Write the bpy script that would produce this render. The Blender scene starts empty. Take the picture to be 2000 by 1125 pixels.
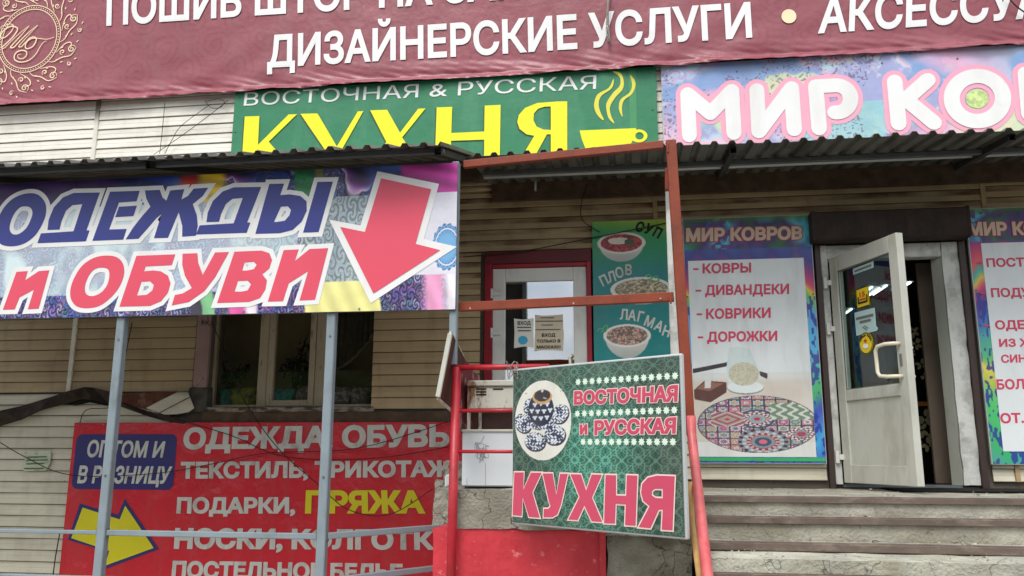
import bpy, bmesh, math, random
import numpy as np
from mathutils import Vector, Matrix

# ------------------------------------------------------------------ camera, sky, sun, exposure
SC = bpy.context.scene
COL = SC.collection
PX_F = 1646.5
CAM = Vector((0.0, -7.4, 1.6))
def _basis(yaw, pitch, roll):
    yaw, pitch, roll = map(math.radians, (yaw, pitch, roll))
    fw = Vector((-math.sin(yaw)*math.cos(pitch), math.cos(yaw)*math.cos(pitch), math.sin(pitch)))
    r = Vector((math.cos(yaw), math.sin(yaw), 0)); u = r.cross(fw)
    return r*math.cos(roll)+u*math.sin(roll), u*math.cos(roll)-r*math.sin(roll), fw
CR, CU, CF = _basis(8.26, 11.19, 0.2)
cam = bpy.data.objects.new('camera', bpy.data.cameras.new('camera'))
COL.objects.link(cam)
cam.matrix_world = Matrix(((CR.x, CU.x, -CF.x, CAM.x), (CR.y, CU.y, -CF.y, CAM.y), (CR.z, CU.z, -CF.z, CAM.z), (0, 0, 0, 1)))
cam.data.sensor_width = 36; cam.data.lens = PX_F*36/2000
cam.data.clip_start = 0.05; cam.data.clip_end = 800
SC.camera = cam

SUN_EL, SUN_AZ = 52, 195          # overcast: a soft high sun behind the camera, a little to its left
world = bpy.data.worlds.new('World'); SC.world = world; world.use_nodes = True
nt = world.node_tree; nt.nodes.clear()
def N(t, typ, **kw):
    n = t.nodes.new(typ)
    for k, v in kw.items(): setattr(n, k, v)
    return n
sky = N(nt, 'ShaderNodeTexSky', sky_type='NISHITA', sun_disc=False)
sky.sun_elevation = math.radians(SUN_EL); sky.sun_rotation = math.radians(SUN_AZ)
sky.air_density = 1.0; sky.dust_density = 2.0
tc = N(nt, 'ShaderNodeTexCoord'); mp = N(nt, 'ShaderNodeMapping'); mp.inputs['Scale'].default_value = (1.0, 1.0, 2.2)
nz = N(nt, 'ShaderNodeTexNoise'); nz.inputs['Scale'].default_value = 4.2; nz.inputs['Detail'].default_value = 8; nz.inputs['Roughness'].default_value = .58
cr = N(nt, 'ShaderNodeValToRGB'); cr.color_ramp.elements[0].position = .40; cr.color_ramp.elements[1].position = .55
cr.color_ramp.elements[0].color = (.55, .55, .55, 1)
n2 = N(nt, 'ShaderNodeTexNoise'); n2.inputs['Scale'].default_value = 5; n2.inputs['Detail'].default_value = 6
cc = N(nt, 'ShaderNodeValToRGB'); cc.color_ramp.elements[0].color = (6.4, 7.2, 8.4, 1); cc.color_ramp.elements[1].color = (12.0, 12.0, 12.0, 1)
cc.color_ramp.elements[0].position = .3; cc.color_ramp.elements[1].position = .65
mx = N(nt, 'ShaderNodeMixRGB'); bg = N(nt, 'ShaderNodeBackground'); wo = N(nt, 'ShaderNodeOutputWorld')
L = nt.links.new
L(tc.outputs['Generated'], mp.inputs['Vector']); L(mp.outputs[0], nz.inputs['Vector']); L(mp.outputs[0], n2.inputs['Vector'])
L(nz.outputs['Fac'], cr.inputs[0]); L(n2.outputs['Fac'], cc.inputs[0])
L(cr.outputs[0], mx.inputs[0]); L(sky.outputs[0], mx.inputs[1]); L(cc.outputs[0], mx.inputs[2])
sx = N(nt, 'ShaderNodeSeparateXYZ'); L(tc.outputs['Generated'], sx.inputs[0])
og = N(nt, 'ShaderNodeMapRange'); og.inputs['From Min'].default_value = 0; og.inputs['From Max'].default_value = 1; og.inputs['To Min'].default_value = .62; og.inputs['To Max'].default_value = 1.45
L(sx.outputs['Z'], og.inputs['Value']); om = N(nt, 'ShaderNodeVectorMath', operation='SCALE'); L(mx.outputs[0], om.inputs[0]); L(og.outputs[0], om.inputs['Scale'])
L(om.outputs[0], bg.inputs['Color']); bg.inputs['Strength'].default_value = 0.11
L(bg.outputs[0], wo.inputs[0])
sl = bpy.data.lights.new('sun', 'SUN'); sl.energy = 1.4; sl.angle = math.radians(24); sl.color = (1, .97, .92)
so = bpy.data.objects.new('sun', sl); COL.objects.link(so)
_a, _e = math.radians(SUN_AZ), math.radians(SUN_EL)
_d = Vector((math.sin(_a)*math.cos(_e), math.cos(_a)*math.cos(_e), math.sin(_e)))
so.rotation_euler = _d.to_track_quat('Z', 'Y').to_euler(); so.location = (0, -20, 20)
SC.view_settings.view_transform = 'Standard'; SC.view_settings.look = 'None'
SC.view_settings.gamma = 1; SC.view_settings.use_curve_mapping = False
SC.view_settings.exposure = 0.42

# ------------------------------------------------------------------ helpers
random.seed(4); RNG = np.random.RandomState(7)
def ray(x, y): return (CF*PX_F + CR*(x-1000) - CU*(y-562.5)).normalized()
def at(x, y, Y=0.0):
    """metric point of the facade plane y = Y that the surveyed photo point (x, y) belongs to"""
    d = ray(x, y); return CAM + d*((Y-CAM.y)/d.y)
def lin(c): return tuple(((v/255)/12.92 if v/255 <= .04045 else ((v/255+.055)/1.055)**2.4) for v in c)
def linA(a):
    a = np.clip(np.asarray(a, float)/255, 0, 1)
    return np.where(a <= .04045, a/12.92, ((a+.055)/1.055)**2.4)

def tag(o, label=None, cat=None, group=None, kind=None):
    if label: o['label'] = label
    if cat: o['category'] = cat
    if group: o['group'] = group
    if kind: o['kind'] = kind
    return o
def thing(name, label, cat, loc, group=None):
    o = bpy.data.objects.new(name, None); COL.objects.link(o); o.location = loc; o.empty_display_size = .1
    return tag(o, label, cat, group)
def wloc(o):
    v = Vector((0, 0, 0))
    while o is not None: v += Vector(o.location); o = o.parent
    return v
def link(name, me, m, parent=None, origin=None):
    """me is in world coordinates; origin = world point for the object's origin"""
    base = wloc(parent) if parent else Vector((0, 0, 0))
    org = Vector(origin) if origin is not None else (base if parent else None)
    if org is None:
        co = np.empty(len(me.vertices)*3); me.vertices.foreach_get('co', co); co = co.reshape(-1, 3)
        org = Vector(((co[:, 0].min()+co[:, 0].max())/2, (co[:, 1].min()+co[:, 1].max())/2, co[:, 2].min()))
    me.transform(Matrix.Translation(-org))
    if not isinstance(m, (list, tuple)): m = [m]
    for x in m:
        if x: me.materials.append(x)
    o = bpy.data.objects.new(name, me); COL.objects.link(o)
    if parent: o.parent = parent
    o.location = org-base
    return o

class MB:
    def __init__(s): s.b = bmesh.new()
    def faces(s, vs, fs, mi=0, smooth=False):
        v = [s.b.verts.new(p) for p in vs]
        for f in fs:
            try:
                q = s.b.faces.new([v[i] for i in f]); q.material_index = mi; q.smooth = smooth
            except ValueError: pass
        return s
    def box(s, a, b, bev=0, mi=0):
        x0, y0, z0 = a; x1, y1, z1 = b
        return s.frame(Vector(((x0+x1)/2, (y0+y1)/2, (z0+z1)/2)), Vector((x1-x0, 0, 0)), Vector((0, y1-y0, 0)), Vector((0, 0, z1-z0)), bev, mi)
    def frame(s, c, ex, ey, ez, bev=0, mi=0):
        t = bmesh.new(); v = []
        for i in (-.5, .5):
            for j in (-.5, .5):
                for k in (-.5, .5): v.append(t.verts.new(c+ex*i+ey*j+ez*k))
        for f in ((0, 1, 3, 2), (4, 6, 7, 5), (0, 4, 5, 1), (2, 3, 7, 6), (0, 2, 6, 4), (1, 5, 7, 3)): t.faces.new([v[i] for i in f])
        bmesh.ops.recalc_face_normals(t, faces=t.faces)
        if bev: bmesh.ops.bevel(t, geom=t.edges[:], offset=bev, segments=1, affect='EDGES')
        return s.merge(t, mi)
    def merge(s, t, mi=0, smooth=False):
        mp_ = {v: s.b.verts.new(v.co) for v in t.verts}
        for f in t.faces:
            q = s.b.faces.new([mp_[v] for v in f.verts]); q.material_index = mi; q.smooth = smooth
        t.free(); return s
    def bar(s, p, q, w, h, bev=0, mi=0, up=Vector((0, 0, 1))):
        p, q = Vector(p), Vector(q); d = (q-p); ln = d.length; d.normalize()
        if abs(d.dot(up)) > .95: up = Vector((0, 1, 0))
        a = d.cross(up).normalized(); b = a.cross(d).normalized()
        return s.frame((p+q)/2, a*w, b*h, d*ln, bev, mi)
    def hollow(s, p, q, w, t=.003, mi=0):
        """open square tube"""
        p, q = Vector(p), Vector(q); d = (q-p).normalized(); up = Vector((0, 0, 1))
        if abs(d.dot(up)) > .95: up = Vector((0, 1, 0))
        a = d.cross(up).normalized(); b = a.cross(d).normalized(); vs = []
        for c in (p, q):
            for k in (w/2, w/2-t):
                for i, j in ((-1, -1), (1, -1), (1, 1), (-1, 1)): vs.append(c+a*i*k+b*j*k)
        fs = []
        for i in range(4):
            j = (i+1) % 4
            fs += [(i, j, 8+j, 8+i), (4+j, 4+i, 12+i, 12+j), (i, 4+i, 4+j, j), (8+i, 8+j, 12+j, 12+i)]
        return s.faces(vs, fs, mi)
    def tube(s, pts, r, n=10, mi=0, smooth=True, cap=True):
        pts = [Vector(p) for p in pts]
        rs = r if isinstance(r, (list, tuple)) else [r]*len(pts)
        rings = []; prev = None
        for i, p in enumerate(pts):
            d = ((pts[min(i+1, len(pts)-1)]-pts[max(i-1, 0)])).normalized()
            if prev is None:
                ref = Vector((0, 0, 1)) if abs(d.z) < .9 else Vector((1, 0, 0)); a = d.cross(ref).normalized()
            else:
                a = (prev-d*prev.dot(d)).normalized()
            prev = a; b = d.cross(a)
            rings.append([s.b.verts.new(p+(a*math.cos(2*math.pi*k/n)+b*math.sin(2*math.pi*k/n))*rs[i]) for k in range(n)])
        for A, B in zip(rings, rings[1:]):
            for k in range(n):
                f = s.b.faces.new((A[k], A[(k+1) % n], B[(k+1) % n], B[k])); f.smooth = smooth; f.material_index = mi
        if cap:
            for R_, rev in ((rings[0], True), (rings[-1], False)):
                f = s.b.faces.new(R_[::-1] if rev else R_); f.material_index = mi
        return s
    def rough(s, amp, maxlen=.06, seed=0):
        """break the flat faces up into an uneven cast surface"""
        for _ in range(5):
            e = [e for e in s.b.edges if e.calc_length() > maxlen]
            if not e or len(s.b.verts) > 60000: break
            bmesh.ops.subdivide_edges(s.b, edges=e, cuts=1, use_grid_fill=True)
        from mathutils import noise
        for v in s.b.verts:
            p = v.co*7+Vector((seed, seed*2, 0)); q = v.co*31
            v.co += Vector((noise.noise(p), noise.noise(p+Vector((9, 9, 9))), noise.noise(p+Vector((19, 3, 5)))))*amp + Vector((noise.noise(q), noise.noise(q+Vector((4, 4, 4))), noise.noise(q+Vector((1, 7, 3)))))*amp*.45
        return s
    def build(s, name, m, parent=None, origin=None):
        bmesh.ops.recalc_face_normals(s.b, faces=s.b.faces)
        me = bpy.data.meshes.new(name); s.b.to_mesh(me); s.b.free()
        return link(name, me, m, parent, origin)

# ------------------------------------------------------------------ materials
def mat(name, col, rough=.6, spec=.4, metal=0, var=.12, vs=3.0, dirt=None, dfac=.5, ds=(2, 2, 2), dlo=.5, dhi=.7, bump=0, bs=40, coat=0, attr=False, rnd=0, bdist=.01, dirt2=None, d2=(8, 8, 8), d2lo=.6, d2hi=.75):
    m = bpy.data.materials.new(name); m.use_nodes = True; t = m.node_tree; b = t.nodes['Principled BSDF']; K = t.links.new
    geo = N(t, 'ShaderNodeNewGeometry')
    b.inputs['Roughness'].default_value = rough; b.inputs['Metallic'].default_value = metal
    b.inputs['Specular IOR Level'].default_value = spec; b.inputs['Coat Weight'].default_value = coat
    b.inputs['Coat Roughness'].default_value = .12
    if attr:
        a = N(t, 'ShaderNodeVertexColor', layer_name='print'); cur = a.outputs['Color']
    else:
        rgb = N(t, 'ShaderNodeRGB'); rgb.outputs[0].default_value = (*lin(col), 1); cur = rgb.outputs[0]
    def noise(scale, det=5, vec=None):
        n = N(t, 'ShaderNodeTexNoise'); n.inputs['Scale'].default_value = scale; n.inputs['Detail'].default_value = det
        K(vec or geo.outputs['Position'], n.inputs['Vector']); return n
    if var:
        n = noise(vs); r = N(t, 'ShaderNodeMapRange'); r.inputs['To Min'].default_value = 1-var; r.inputs['To Max'].default_value = 1+var
        r.inputs['From Min'].default_value = .3; r.inputs['From Max'].default_value = .7
        K(n.outputs['Fac'], r.inputs['Value'])
        x = N(t, 'ShaderNodeVectorMath', operation='SCALE'); K(cur, x.inputs[0]); K(r.outputs[0], x.inputs['Scale']); cur = x.outputs[0]
    if rnd:
        oi = N(t, 'ShaderNodeObjectInfo'); r = N(t, 'ShaderNodeMapRange'); r.inputs['To Min'].default_value = 1-rnd; r.inputs['To Max'].default_value = 1+rnd*.4
        K(oi.outputs['Random'], r.inputs['Value'])
        x = N(t, 'ShaderNodeVectorMath', operation='SCALE'); K(cur, x.inputs[0]); K(r.outputs[0], x.inputs['Scale']); cur = x.outputs[0]
    for dc, sc, lo, hi, fc in ((dirt, ds, dlo, dhi, dfac), (dirt2, d2, d2lo, d2hi, .85)):
        if not dc: continue
        mp_ = N(t, 'ShaderNodeMapping'); mp_.inputs['Scale'].default_value = sc; K(geo.outputs['Position'], mp_.inputs['Vector'])
        n = noise(1.0, 8, mp_.outputs[0]); n.inputs['Roughness'].default_value = .65
        r = N(t, 'ShaderNodeMapRange'); r.inputs['From Min'].default_value = lo; r.inputs['From Max'].default_value = hi; r.inputs['To Max'].default_value = fc
        K(n.outputs['Fac'], r.inputs['Value'])
        x = N(t, 'ShaderNodeMixRGB'); x.inputs[2].default_value = (*lin(dc), 1); K(r.outputs[0], x.inputs[0]); K(cur, x.inputs[1]); cur = x.outputs[0]
    K(cur, b.inputs['Base Color'])
    if bump:
        n = noise(bs, 6); bp = N(t, 'ShaderNodeBump'); bp.inputs['Strength'].default_value = bump; bp.inputs['Distance'].default_value = bdist
        K(n.outputs['Fac'], bp.inputs['Height']); K(bp.outputs[0], b.inputs['Normal'])
    m.diffuse_color = (*lin(col), 1)
    return m
def emis(name, col, s):
    m = bpy.data.materials.new(name); m.use_nodes = True; b = m.node_tree.nodes['Principled BSDF']
    b.inputs['Emission Color'].default_value = (*col, 1); b.inputs['Emission Strength'].default_value = s; return m
def glass(name, refl, tint, rough=.01, warp=0.0):
    m = bpy.data.materials.new(name); m.use_nodes = True; t = m.node_tree; t.nodes.clear(); K = t.links.new
    o = N(t, 'ShaderNodeOutputMaterial'); mx_ = N(t, 'ShaderNodeMixShader'); tr = N(t, 'ShaderNodeBsdfTransparent'); gl = N(t, 'ShaderNodeBsdfGlossy')
    lw = N(t, 'ShaderNodeLayerWeight'); lw.inputs['Blend'].default_value = .5; pw_ = N(t, 'ShaderNodeMath', operation='POWER'); pw_.inputs[1].default_value = 4.5; K(lw.outputs['Facing'], pw_.inputs[0])
    r = N(t, 'ShaderNodeMapRange'); r.inputs['To Min'].default_value = refl; r.inputs['To Max'].default_value = 1
    K(pw_.outputs[0], r.inputs['Value']); K(r.outputs[0], mx_.inputs[0])
    tr.inputs[0].default_value = (*tint, 1); gl.inputs['Roughness'].default_value = rough; gl.inputs['Color'].default_value = (.95, .97, 1, 1)
    if warp:
        n = N(t, 'ShaderNodeTexNoise'); n.inputs['Scale'].default_value = 2.2; g = N(t, 'ShaderNodeNewGeometry'); K(g.outputs['Position'], n.inputs['Vector'])
        bp = N(t, 'ShaderNodeBump'); bp.inputs['Strength'].default_value = warp; bp.inputs['Distance'].default_value = .02
        K(n.outputs['Fac'], bp.inputs['Height']); K(bp.outputs[0], gl.inputs['Normal'])
    K(tr.outputs[0], mx_.inputs[1]); K(gl.outputs[0], mx_.inputs[2]); K(mx_.outputs[0], o.inputs[0]); return m

def siding_mat(name, base, dirt, amt, top=.55, zlo=-9, zhi=-8):
    """cream vinyl: grime sits in the upper lap of every plank and in long horizontal smears"""
    m = mat(name, base, .55, .35, var=.05, vs=1.5, rnd=.07, dirt=(120, 98, 70), dfac=.35, ds=(1.2, 2, 6), dlo=.5, dhi=.75, bump=.15, bs=25,
            dirt2=(84, 70, 52), d2=(16, 16, 30), d2lo=.66, d2hi=.76)
    t = m.node_tree; K = t.links.new; b = t.nodes['Principled BSDF']; cur = b.inputs['Base Color'].links[0].from_socket
    tc_ = N(t, 'ShaderNodeTexCoord'); sp = N(t, 'ShaderNodeSeparateXYZ'); K(tc_.outputs['Generated'], sp.inputs[0])
    r = N(t, 'ShaderNodeMapRange'); r.inputs['From Min'].default_value = top-.05; r.inputs['From Max'].default_value = top+.12; r.interpolation_type = 'SMOOTHSTEP'
    K(sp.outputs['Z'], r.inputs['Value'])
    g = N(t, 'ShaderNodeNewGeometry'); mp_ = N(t, 'ShaderNodeMapping'); mp_.inputs['Scale'].default_value = (1.6, 1, 5); K(g.outputs['Position'], mp_.inputs['Vector'])
    n = N(t, 'ShaderNodeTexNoise'); n.inputs['Scale'].default_value = 1.3; n.inputs['Detail'].default_value = 6; K(mp_.outputs[0], n.inputs['Vector'])
    r2 = N(t, 'ShaderNodeMapRange'); r2.inputs['From Min'].default_value = .36; r2.inputs['From Max'].default_value = .62; r2.inputs['To Max'].default_value = amt
    K(n.outputs['Fac'], r2.inputs['Value'])
    mu = N(t, 'ShaderNodeMath', operation='MULTIPLY'); K(r.outputs[0], mu.inputs[0]); K(r2.outputs[0], mu.inputs[1])
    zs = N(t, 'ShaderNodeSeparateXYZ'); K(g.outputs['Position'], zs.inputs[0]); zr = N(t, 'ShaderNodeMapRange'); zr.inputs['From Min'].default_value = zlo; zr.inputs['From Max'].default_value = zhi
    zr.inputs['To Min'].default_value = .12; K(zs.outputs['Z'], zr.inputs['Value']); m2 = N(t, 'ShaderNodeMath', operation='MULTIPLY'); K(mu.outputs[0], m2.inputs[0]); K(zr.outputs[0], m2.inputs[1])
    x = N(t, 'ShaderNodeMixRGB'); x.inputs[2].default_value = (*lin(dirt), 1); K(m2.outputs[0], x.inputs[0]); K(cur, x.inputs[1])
    # brown rain smears with ragged vertical ends
    mq = N(t, 'ShaderNodeMapping'); mq.inputs['Scale'].default_value = (8, 1, 2.2); K(g.outputs['Position'], mq.inputs['Vector']); nq = N(t, 'ShaderNodeTexNoise'); nq.inputs['Scale'].default_value = 1; nq.inputs['Detail'].default_value = 5; K(mq.outputs[0], nq.inputs['Vector'])
    rq = N(t, 'ShaderNodeMapRange'); rq.inputs['From Min'].default_value = .5; rq.inputs['From Max'].default_value = .75; rq.inputs['To Max'].default_value = .22; K(nq.outputs['Fac'], rq.inputs['Value'])
    y = N(t, 'ShaderNodeMixRGB'); y.inputs[2].default_value = (*lin(dirt), 1); K(rq.outputs[0], y.inputs[0]); K(x.outputs[0], y.inputs[1]); 
    # black grime packed in the lap between two planks
    rl = N(t, 'ShaderNodeMapRange'); rl.inputs['From Min'].default_value = .90; rl.inputs['From Max'].default_value = .955; rl.inputs['To Max'].default_value = .78; K(sp.outputs['Z'], rl.inputs['Value'])
    yl = N(t, 'ShaderNodeMixRGB'); yl.inputs[2].default_value = (*lin((58, 44, 32)), 1); K(rl.outputs[0], yl.inputs[0]); K(y.outputs[0], yl.inputs[1]); K(yl.outputs[0], b.inputs['Base Color'])
    return m

def concrete(name, c1, c2, crack=.8):
    m = mat(name, c1, .92, .2, var=.25, vs=5, dirt=c2, dfac=.75, ds=(3, 3, 4), dlo=.45, dhi=.62, bump=.9, bs=55, bdist=.012,
            dirt2=(66, 62, 56), d2=(14, 14, 14), d2lo=.6, d2hi=.72)
    t = m.node_tree; K = t.links.new; b = t.nodes['Principled BSDF']; cur = b.inputs['Base Color'].links[0].from_socket
    g = N(t, 'ShaderNodeNewGeometry'); n = N(t, 'ShaderNodeTexNoise'); n.inputs['Scale'].default_value = 6; K(g.outputs['Position'], n.inputs['Vector'])
    sc_ = N(t, 'ShaderNodeVectorMath', operation='SCALE'); sc_.inputs['Scale'].default_value = .35; K(n.outputs['Color'], sc_.inputs[0])
    ad = N(t, 'ShaderNodeVectorMath', operation='ADD'); K(g.outputs['Position'], ad.inputs[0]); K(sc_.outputs[0], ad.inputs[1])
    v = N(t, 'ShaderNodeTexVoronoi', feature='DISTANCE_TO_EDGE'); v.inputs['Scale'].default_value = 3.3; K(ad.outputs[0], v.inputs['Vector'])
    r = N(t, 'ShaderNodeMapRange'); r.inputs['From Min'].default_value = 0; r.inputs['From Max'].default_value = .018; r.inputs['To Min'].default_value = crack; r.inputs['To Max'].default_value = 0
    K(v.outputs['Distance'], r.inputs['Value'])
    x = N(t, 'ShaderNodeMixRGB'); x.inputs[2].default_value = (*lin((52, 47, 42)), 1); K(r.outputs[0], x.inputs[0]); K(cur, x.inputs[1]); K(x.outputs[0], b.inputs['Base Color'])
    return m

M = {}
M['siding'] = siding_mat('cream siding', (188, 165, 127), (88, 62, 38), .95, .44, 2.75, 3.2)  # base tone darkened for the canopy shade; the brown bands are grime
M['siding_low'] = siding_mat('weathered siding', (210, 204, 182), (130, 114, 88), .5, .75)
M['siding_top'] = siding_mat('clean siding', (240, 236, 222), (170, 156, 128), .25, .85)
M['joint'] = mat('joint strip', (176, 150, 110), .5, .35, dirt=(110, 90, 62), dfac=.6, ds=(3, 3, 8))
M['core'] = mat('wall behind siding', (92, 84, 74), .9, bump=.5)
M['wood'] = mat('old batten', (86, 68, 52), .85, var=.3, vs=12, bump=.5)
M['trimdark'] = mat('dark tarred trim', (52, 42, 34), .8, .25, var=.35, vs=10, dirt=(90, 70, 52), dfac=.5, ds=(12, 12, 12), bump=.5)
M['rusttrim'] = mat('rust brown trim', (96, 58, 44), .8, .25, var=.35, vs=6, dirt=(150, 130, 104), dfac=.6, ds=(6, 6, 10), dlo=.55, dhi=.7, bump=.4)
M['bluegrey'] = mat('blue grey painted steel', (136, 149, 155), .42, .45, var=.08, vs=6, dirt=(96, 100, 98), dfac=.5, ds=(6, 6, 3), dlo=.55, dhi=.72, bump=.25, bs=14, dirt2=(112, 74, 50), d2=(34, 34, 16), d2lo=.68, d2hi=.76)
M['darksteel'] = mat('dark grey steel', (98, 104, 106), .5, .45, var=.12, dirt=(70, 62, 54), dfac=.5, ds=(5, 5, 5))
M['rafter'] = mat('dark rafter steel', (60, 60, 58), .7, .3, var=.2)  # rafters coloured darker than the other steel
M['rust'] = mat('red oxide paint', (138, 60, 34), .5, .4, var=.14, vs=7, dirt=(96, 50, 34), dfac=.65, ds=(6, 6, 3), dlo=.5, dhi=.68, bump=.2, dirt2=(206, 190, 170), d2=(42, 42, 42), d2lo=.74, d2hi=.78)
M['redpaint'] = mat('red paint', (182, 38, 50), .36, .5, var=.14, vs=6, dirt=(120, 26, 32), dfac=.6, ds=(5, 5, 5), dlo=.5, dhi=.7, bump=.18, dirt2=(214, 150, 150), d2=(30, 30, 30), d2lo=.72, d2hi=.78)
M['reddoor'] = mat('dark red door paint', (150, 24, 38), .45, .4, var=.15, vs=6, dirt=(96, 18, 28), dfac=.6, ds=(5, 5, 3))
M['redwall'] = mat('red painted plaster', (212, 62, 72), .5, .4, var=.12, vs=2.5, dirt=(176, 40, 50), dfac=.7, ds=(4, 4, 1.4), dlo=.42, dhi=.68, bump=.5, bs=18, dirt2=(228, 140, 142), d2=(13, 13, 17), d2lo=.61, d2hi=.70)
M['pinkpipe'] = mat('faded red pipe', (200, 98, 98), .38, .5, var=.12, vs=8, dirt=(190, 60, 64), dfac=.7, ds=(14, 14, 4), dlo=.48, dhi=.66, bump=.15)
M['yellowpipe'] = mat('ochre pipe', (190, 150, 92), .5, .4, var=.2, vs=8)
M['maroon'] = mat('shaded maroon board', (96, 22, 28), .5, .4, var=.2)
M['pvc'] = mat('white plastic frame', (214, 214, 208), .38, .4, var=.05, dirt=(150, 142, 126), dfac=.45, ds=(6, 6, 3), dlo=.52, dhi=.75)
M['pvc_old'] = mat('soiled white door plastic', (196, 196, 184), .42, .4, var=.06, dirt=(140, 134, 112), dfac=.6, ds=(4, 4, 1.6), dlo=.48, dhi=.74, dirt2=(110, 98, 76), d2=(24, 24, 24), d2lo=.68, d2hi=.76)
M['plaster'] = mat('worn white reveal', (206, 206, 200), .8, .25, var=.1, vs=4, dirt=(150, 152, 144), dfac=.7, ds=(6, 6, 4.5), dlo=.46, dhi=.6, bump=.5, bs=30, dirt2=(112, 108, 100), d2=(16, 16, 16), d2lo=.68, d2hi=.74)
M['pinkreveal'] = mat('dusty pink reveal', (168, 138, 132), .85, .2, var=.15, dirt=(58, 54, 50), dfac=.9, ds=(5, 5, 3), dlo=.56, dhi=.62, bump=.4)
M['tan'] = mat('tan window frame', (172, 158, 132), .5, .4, var=.1, dirt=(70, 60, 48), dfac=.7, ds=(22, 22, 6), dlo=.58, dhi=.66, bump=.2)
M['sill'] = mat('peeling sill', (150, 140, 126), .85, .2, var=.2, vs=8, dirt=(70, 56, 46), dfac=.9, ds=(7, 7, 20), dlo=.46, dhi=.56, bump=.8)
M['brown'] = mat('dark brown sheet metal', (62, 46, 42), .45, .45, var=.12, dirt=(40, 30, 28), dfac=.6, ds=(8, 8, 2), bump=.08)
M['shutter'] = mat('shutter box metal', (56, 45, 39), .8, .4, var=.25, vs=9, dirt=(34, 28, 24), dfac=.8, ds=(12, 12, 3), bump=.3)
M['nosing'] = mat('brown steel nosing', (102, 88, 78), .55, .4, var=.2, vs=6, dirt=(140, 126, 112), dfac=.6, ds=(6, 6, 14), dlo=.5, dhi=.64, bump=.3)
M['conc'] = concrete('cracked concrete', (160, 158, 145), (130, 124, 108))
M['concl'] = concrete('pale concrete', (180, 178, 162), (144, 138, 118), .7)
M['tread'] = concrete('dusty tread', (170, 166, 152), (140, 134, 118), .2)
M['asphalt'] = mat('asphalt', (74, 73, 71), .9, .25, var=.2, vs=2, dirt=(100, 96, 90), dfac=.5, ds=(.6, .6, .6), bump=.6, bs=90)
M['sheet'] = mat('weathered roof sheet', (112, 112, 106), .6, .4, metal=.2, var=.2, vs=4, dirt=(66, 62, 54), dfac=.75, ds=(5, 1.2, 5), dlo=.45, dhi=.62)
M['black'] = mat('black', (22, 21, 20), .7, .2, var=0)
M['cable'] = mat('cable', (42, 36, 32), .6, .3, var=.1)
M['white'] = mat('white enamel', (226, 230, 232), .3, .5, var=.04, dirt=(170, 172, 170), dfac=.5, ds=(5, 5, 3), dlo=.55, dhi=.75, dirt2=(60, 58, 54), d2=(22, 22, 30), d2lo=.72, d2hi=.76)
M['rustwhite'] = mat('rusting white enamel', (208, 206, 192), .5, .4, var=.08, dirt=(134, 84, 40), dfac=.9, ds=(11, 11, 4), dlo=.55, dhi=.64, dirt2=(90, 56, 36), d2=(28, 28, 40), d2lo=.62, d2hi=.7, bump=.25)
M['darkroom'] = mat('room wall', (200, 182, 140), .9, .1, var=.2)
M['roomfloor'] = mat('room floor', (90, 80, 70), .8, .2)
M['whitetx'] = mat('white print', (243, 243, 240), .38, .35, var=.02, dirt=(206, 198, 184), dfac=.3, ds=(5, 5, 1.2), dlo=.5, dhi=.75)
M['creamtx'] = mat('gold print', (250, 228, 186), .4, .4, var=.05)
M['vinylred'] = mat('red vinyl', (204, 30, 46), .3, .5, var=.08, vs=2, bump=.6, bs=4.5, bdist=.05, dirt=(150, 96, 90), dfac=.3, ds=(8, 8, 1.4), dlo=.48, dhi=.75)
M['bluevinyl'] = mat('navy print', (48, 46, 110), .34, .5, var=.05, bump=.35, bs=3.2, bdist=.03)
M['greytx'] = mat('grey white print', (206, 206, 198), .4, .4, var=.05, dirt=(150, 146, 136), dfac=.7, ds=(9, 9, 5), dlo=.5, dhi=.7)
M['yellowtx'] = mat('yellow print', (216, 206, 32), .4, .4, var=.04)
M['kyellow'] = mat('lemon print', (250, 246, 40), .4, .4, var=.02)
M['green'] = mat('green vinyl', (48, 132, 92), .4, .45, var=.07, vs=1.4, dirt=(92, 156, 120), dfac=.5, ds=(3, 1, .8), bump=.4, bs=3, bdist=.03)
M['green2'] = mat('pale green strip', (70, 150, 96), .42, .45, var=.05)
M['gshadow'] = mat('letter shadow print', (62, 96, 60), .45, .4, var=.04)
M['mirpink'] = mat('pink print', (250, 176, 198), .38, .4, var=.03)
M['navytx'] = mat('indigo print', (54, 62, 138), .36, .45, var=.05)
M['rosetx'] = mat('coral red print', (234, 84, 106), .36, .45, var=.03)
M['crimson'] = mat('crimson print', (210, 78, 106), .4, .4, var=.05)
M['paletx'] = mat('pale rose edge print', (244, 214, 204), .4, .4, var=.03)
M['black_tx'] = mat('black print', (24, 26, 22), .5, .3, var=0)
M['printed'] = mat('printed vinyl', (200, 200, 200), .34, .45, var=.04, attr=True, bump=.4, bs=4, bdist=.035, dirt=(150, 140, 130), dfac=.16, ds=(4, 4, 1.2), dlo=.48, dhi=.75)
M['printedm'] = mat('printed panel', (200, 200, 200), .3, .45, var=.04, attr=True, dirt=(140, 134, 120), dfac=.28, ds=(6, 6, 1.3), dlo=.5, dhi=.78, bump=.12, bs=2, bdist=.02)
M['paper'] = mat('paper', (232, 230, 218), .8, .2, var=.04)
M['paperg'] = mat('faded green paper', (200, 208, 180), .8, .2, var=.06, dirt=(140, 146, 120), dfac=.6, ds=(20, 20, 60), dlo=.52, dhi=.6)
M['paperb'] = mat('beige paper', (214, 202, 176), .8, .2, var=.05)
M['papert'] = mat('pale teal paper', (176, 204, 200), .6, .2, var=.05)
M['steyellow'] = mat('sticker yellow', (236, 206, 20), .4, .4, var=0)
M['stred'] = mat('sticker red', (204, 40, 30), .4, .4, var=0)
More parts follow.
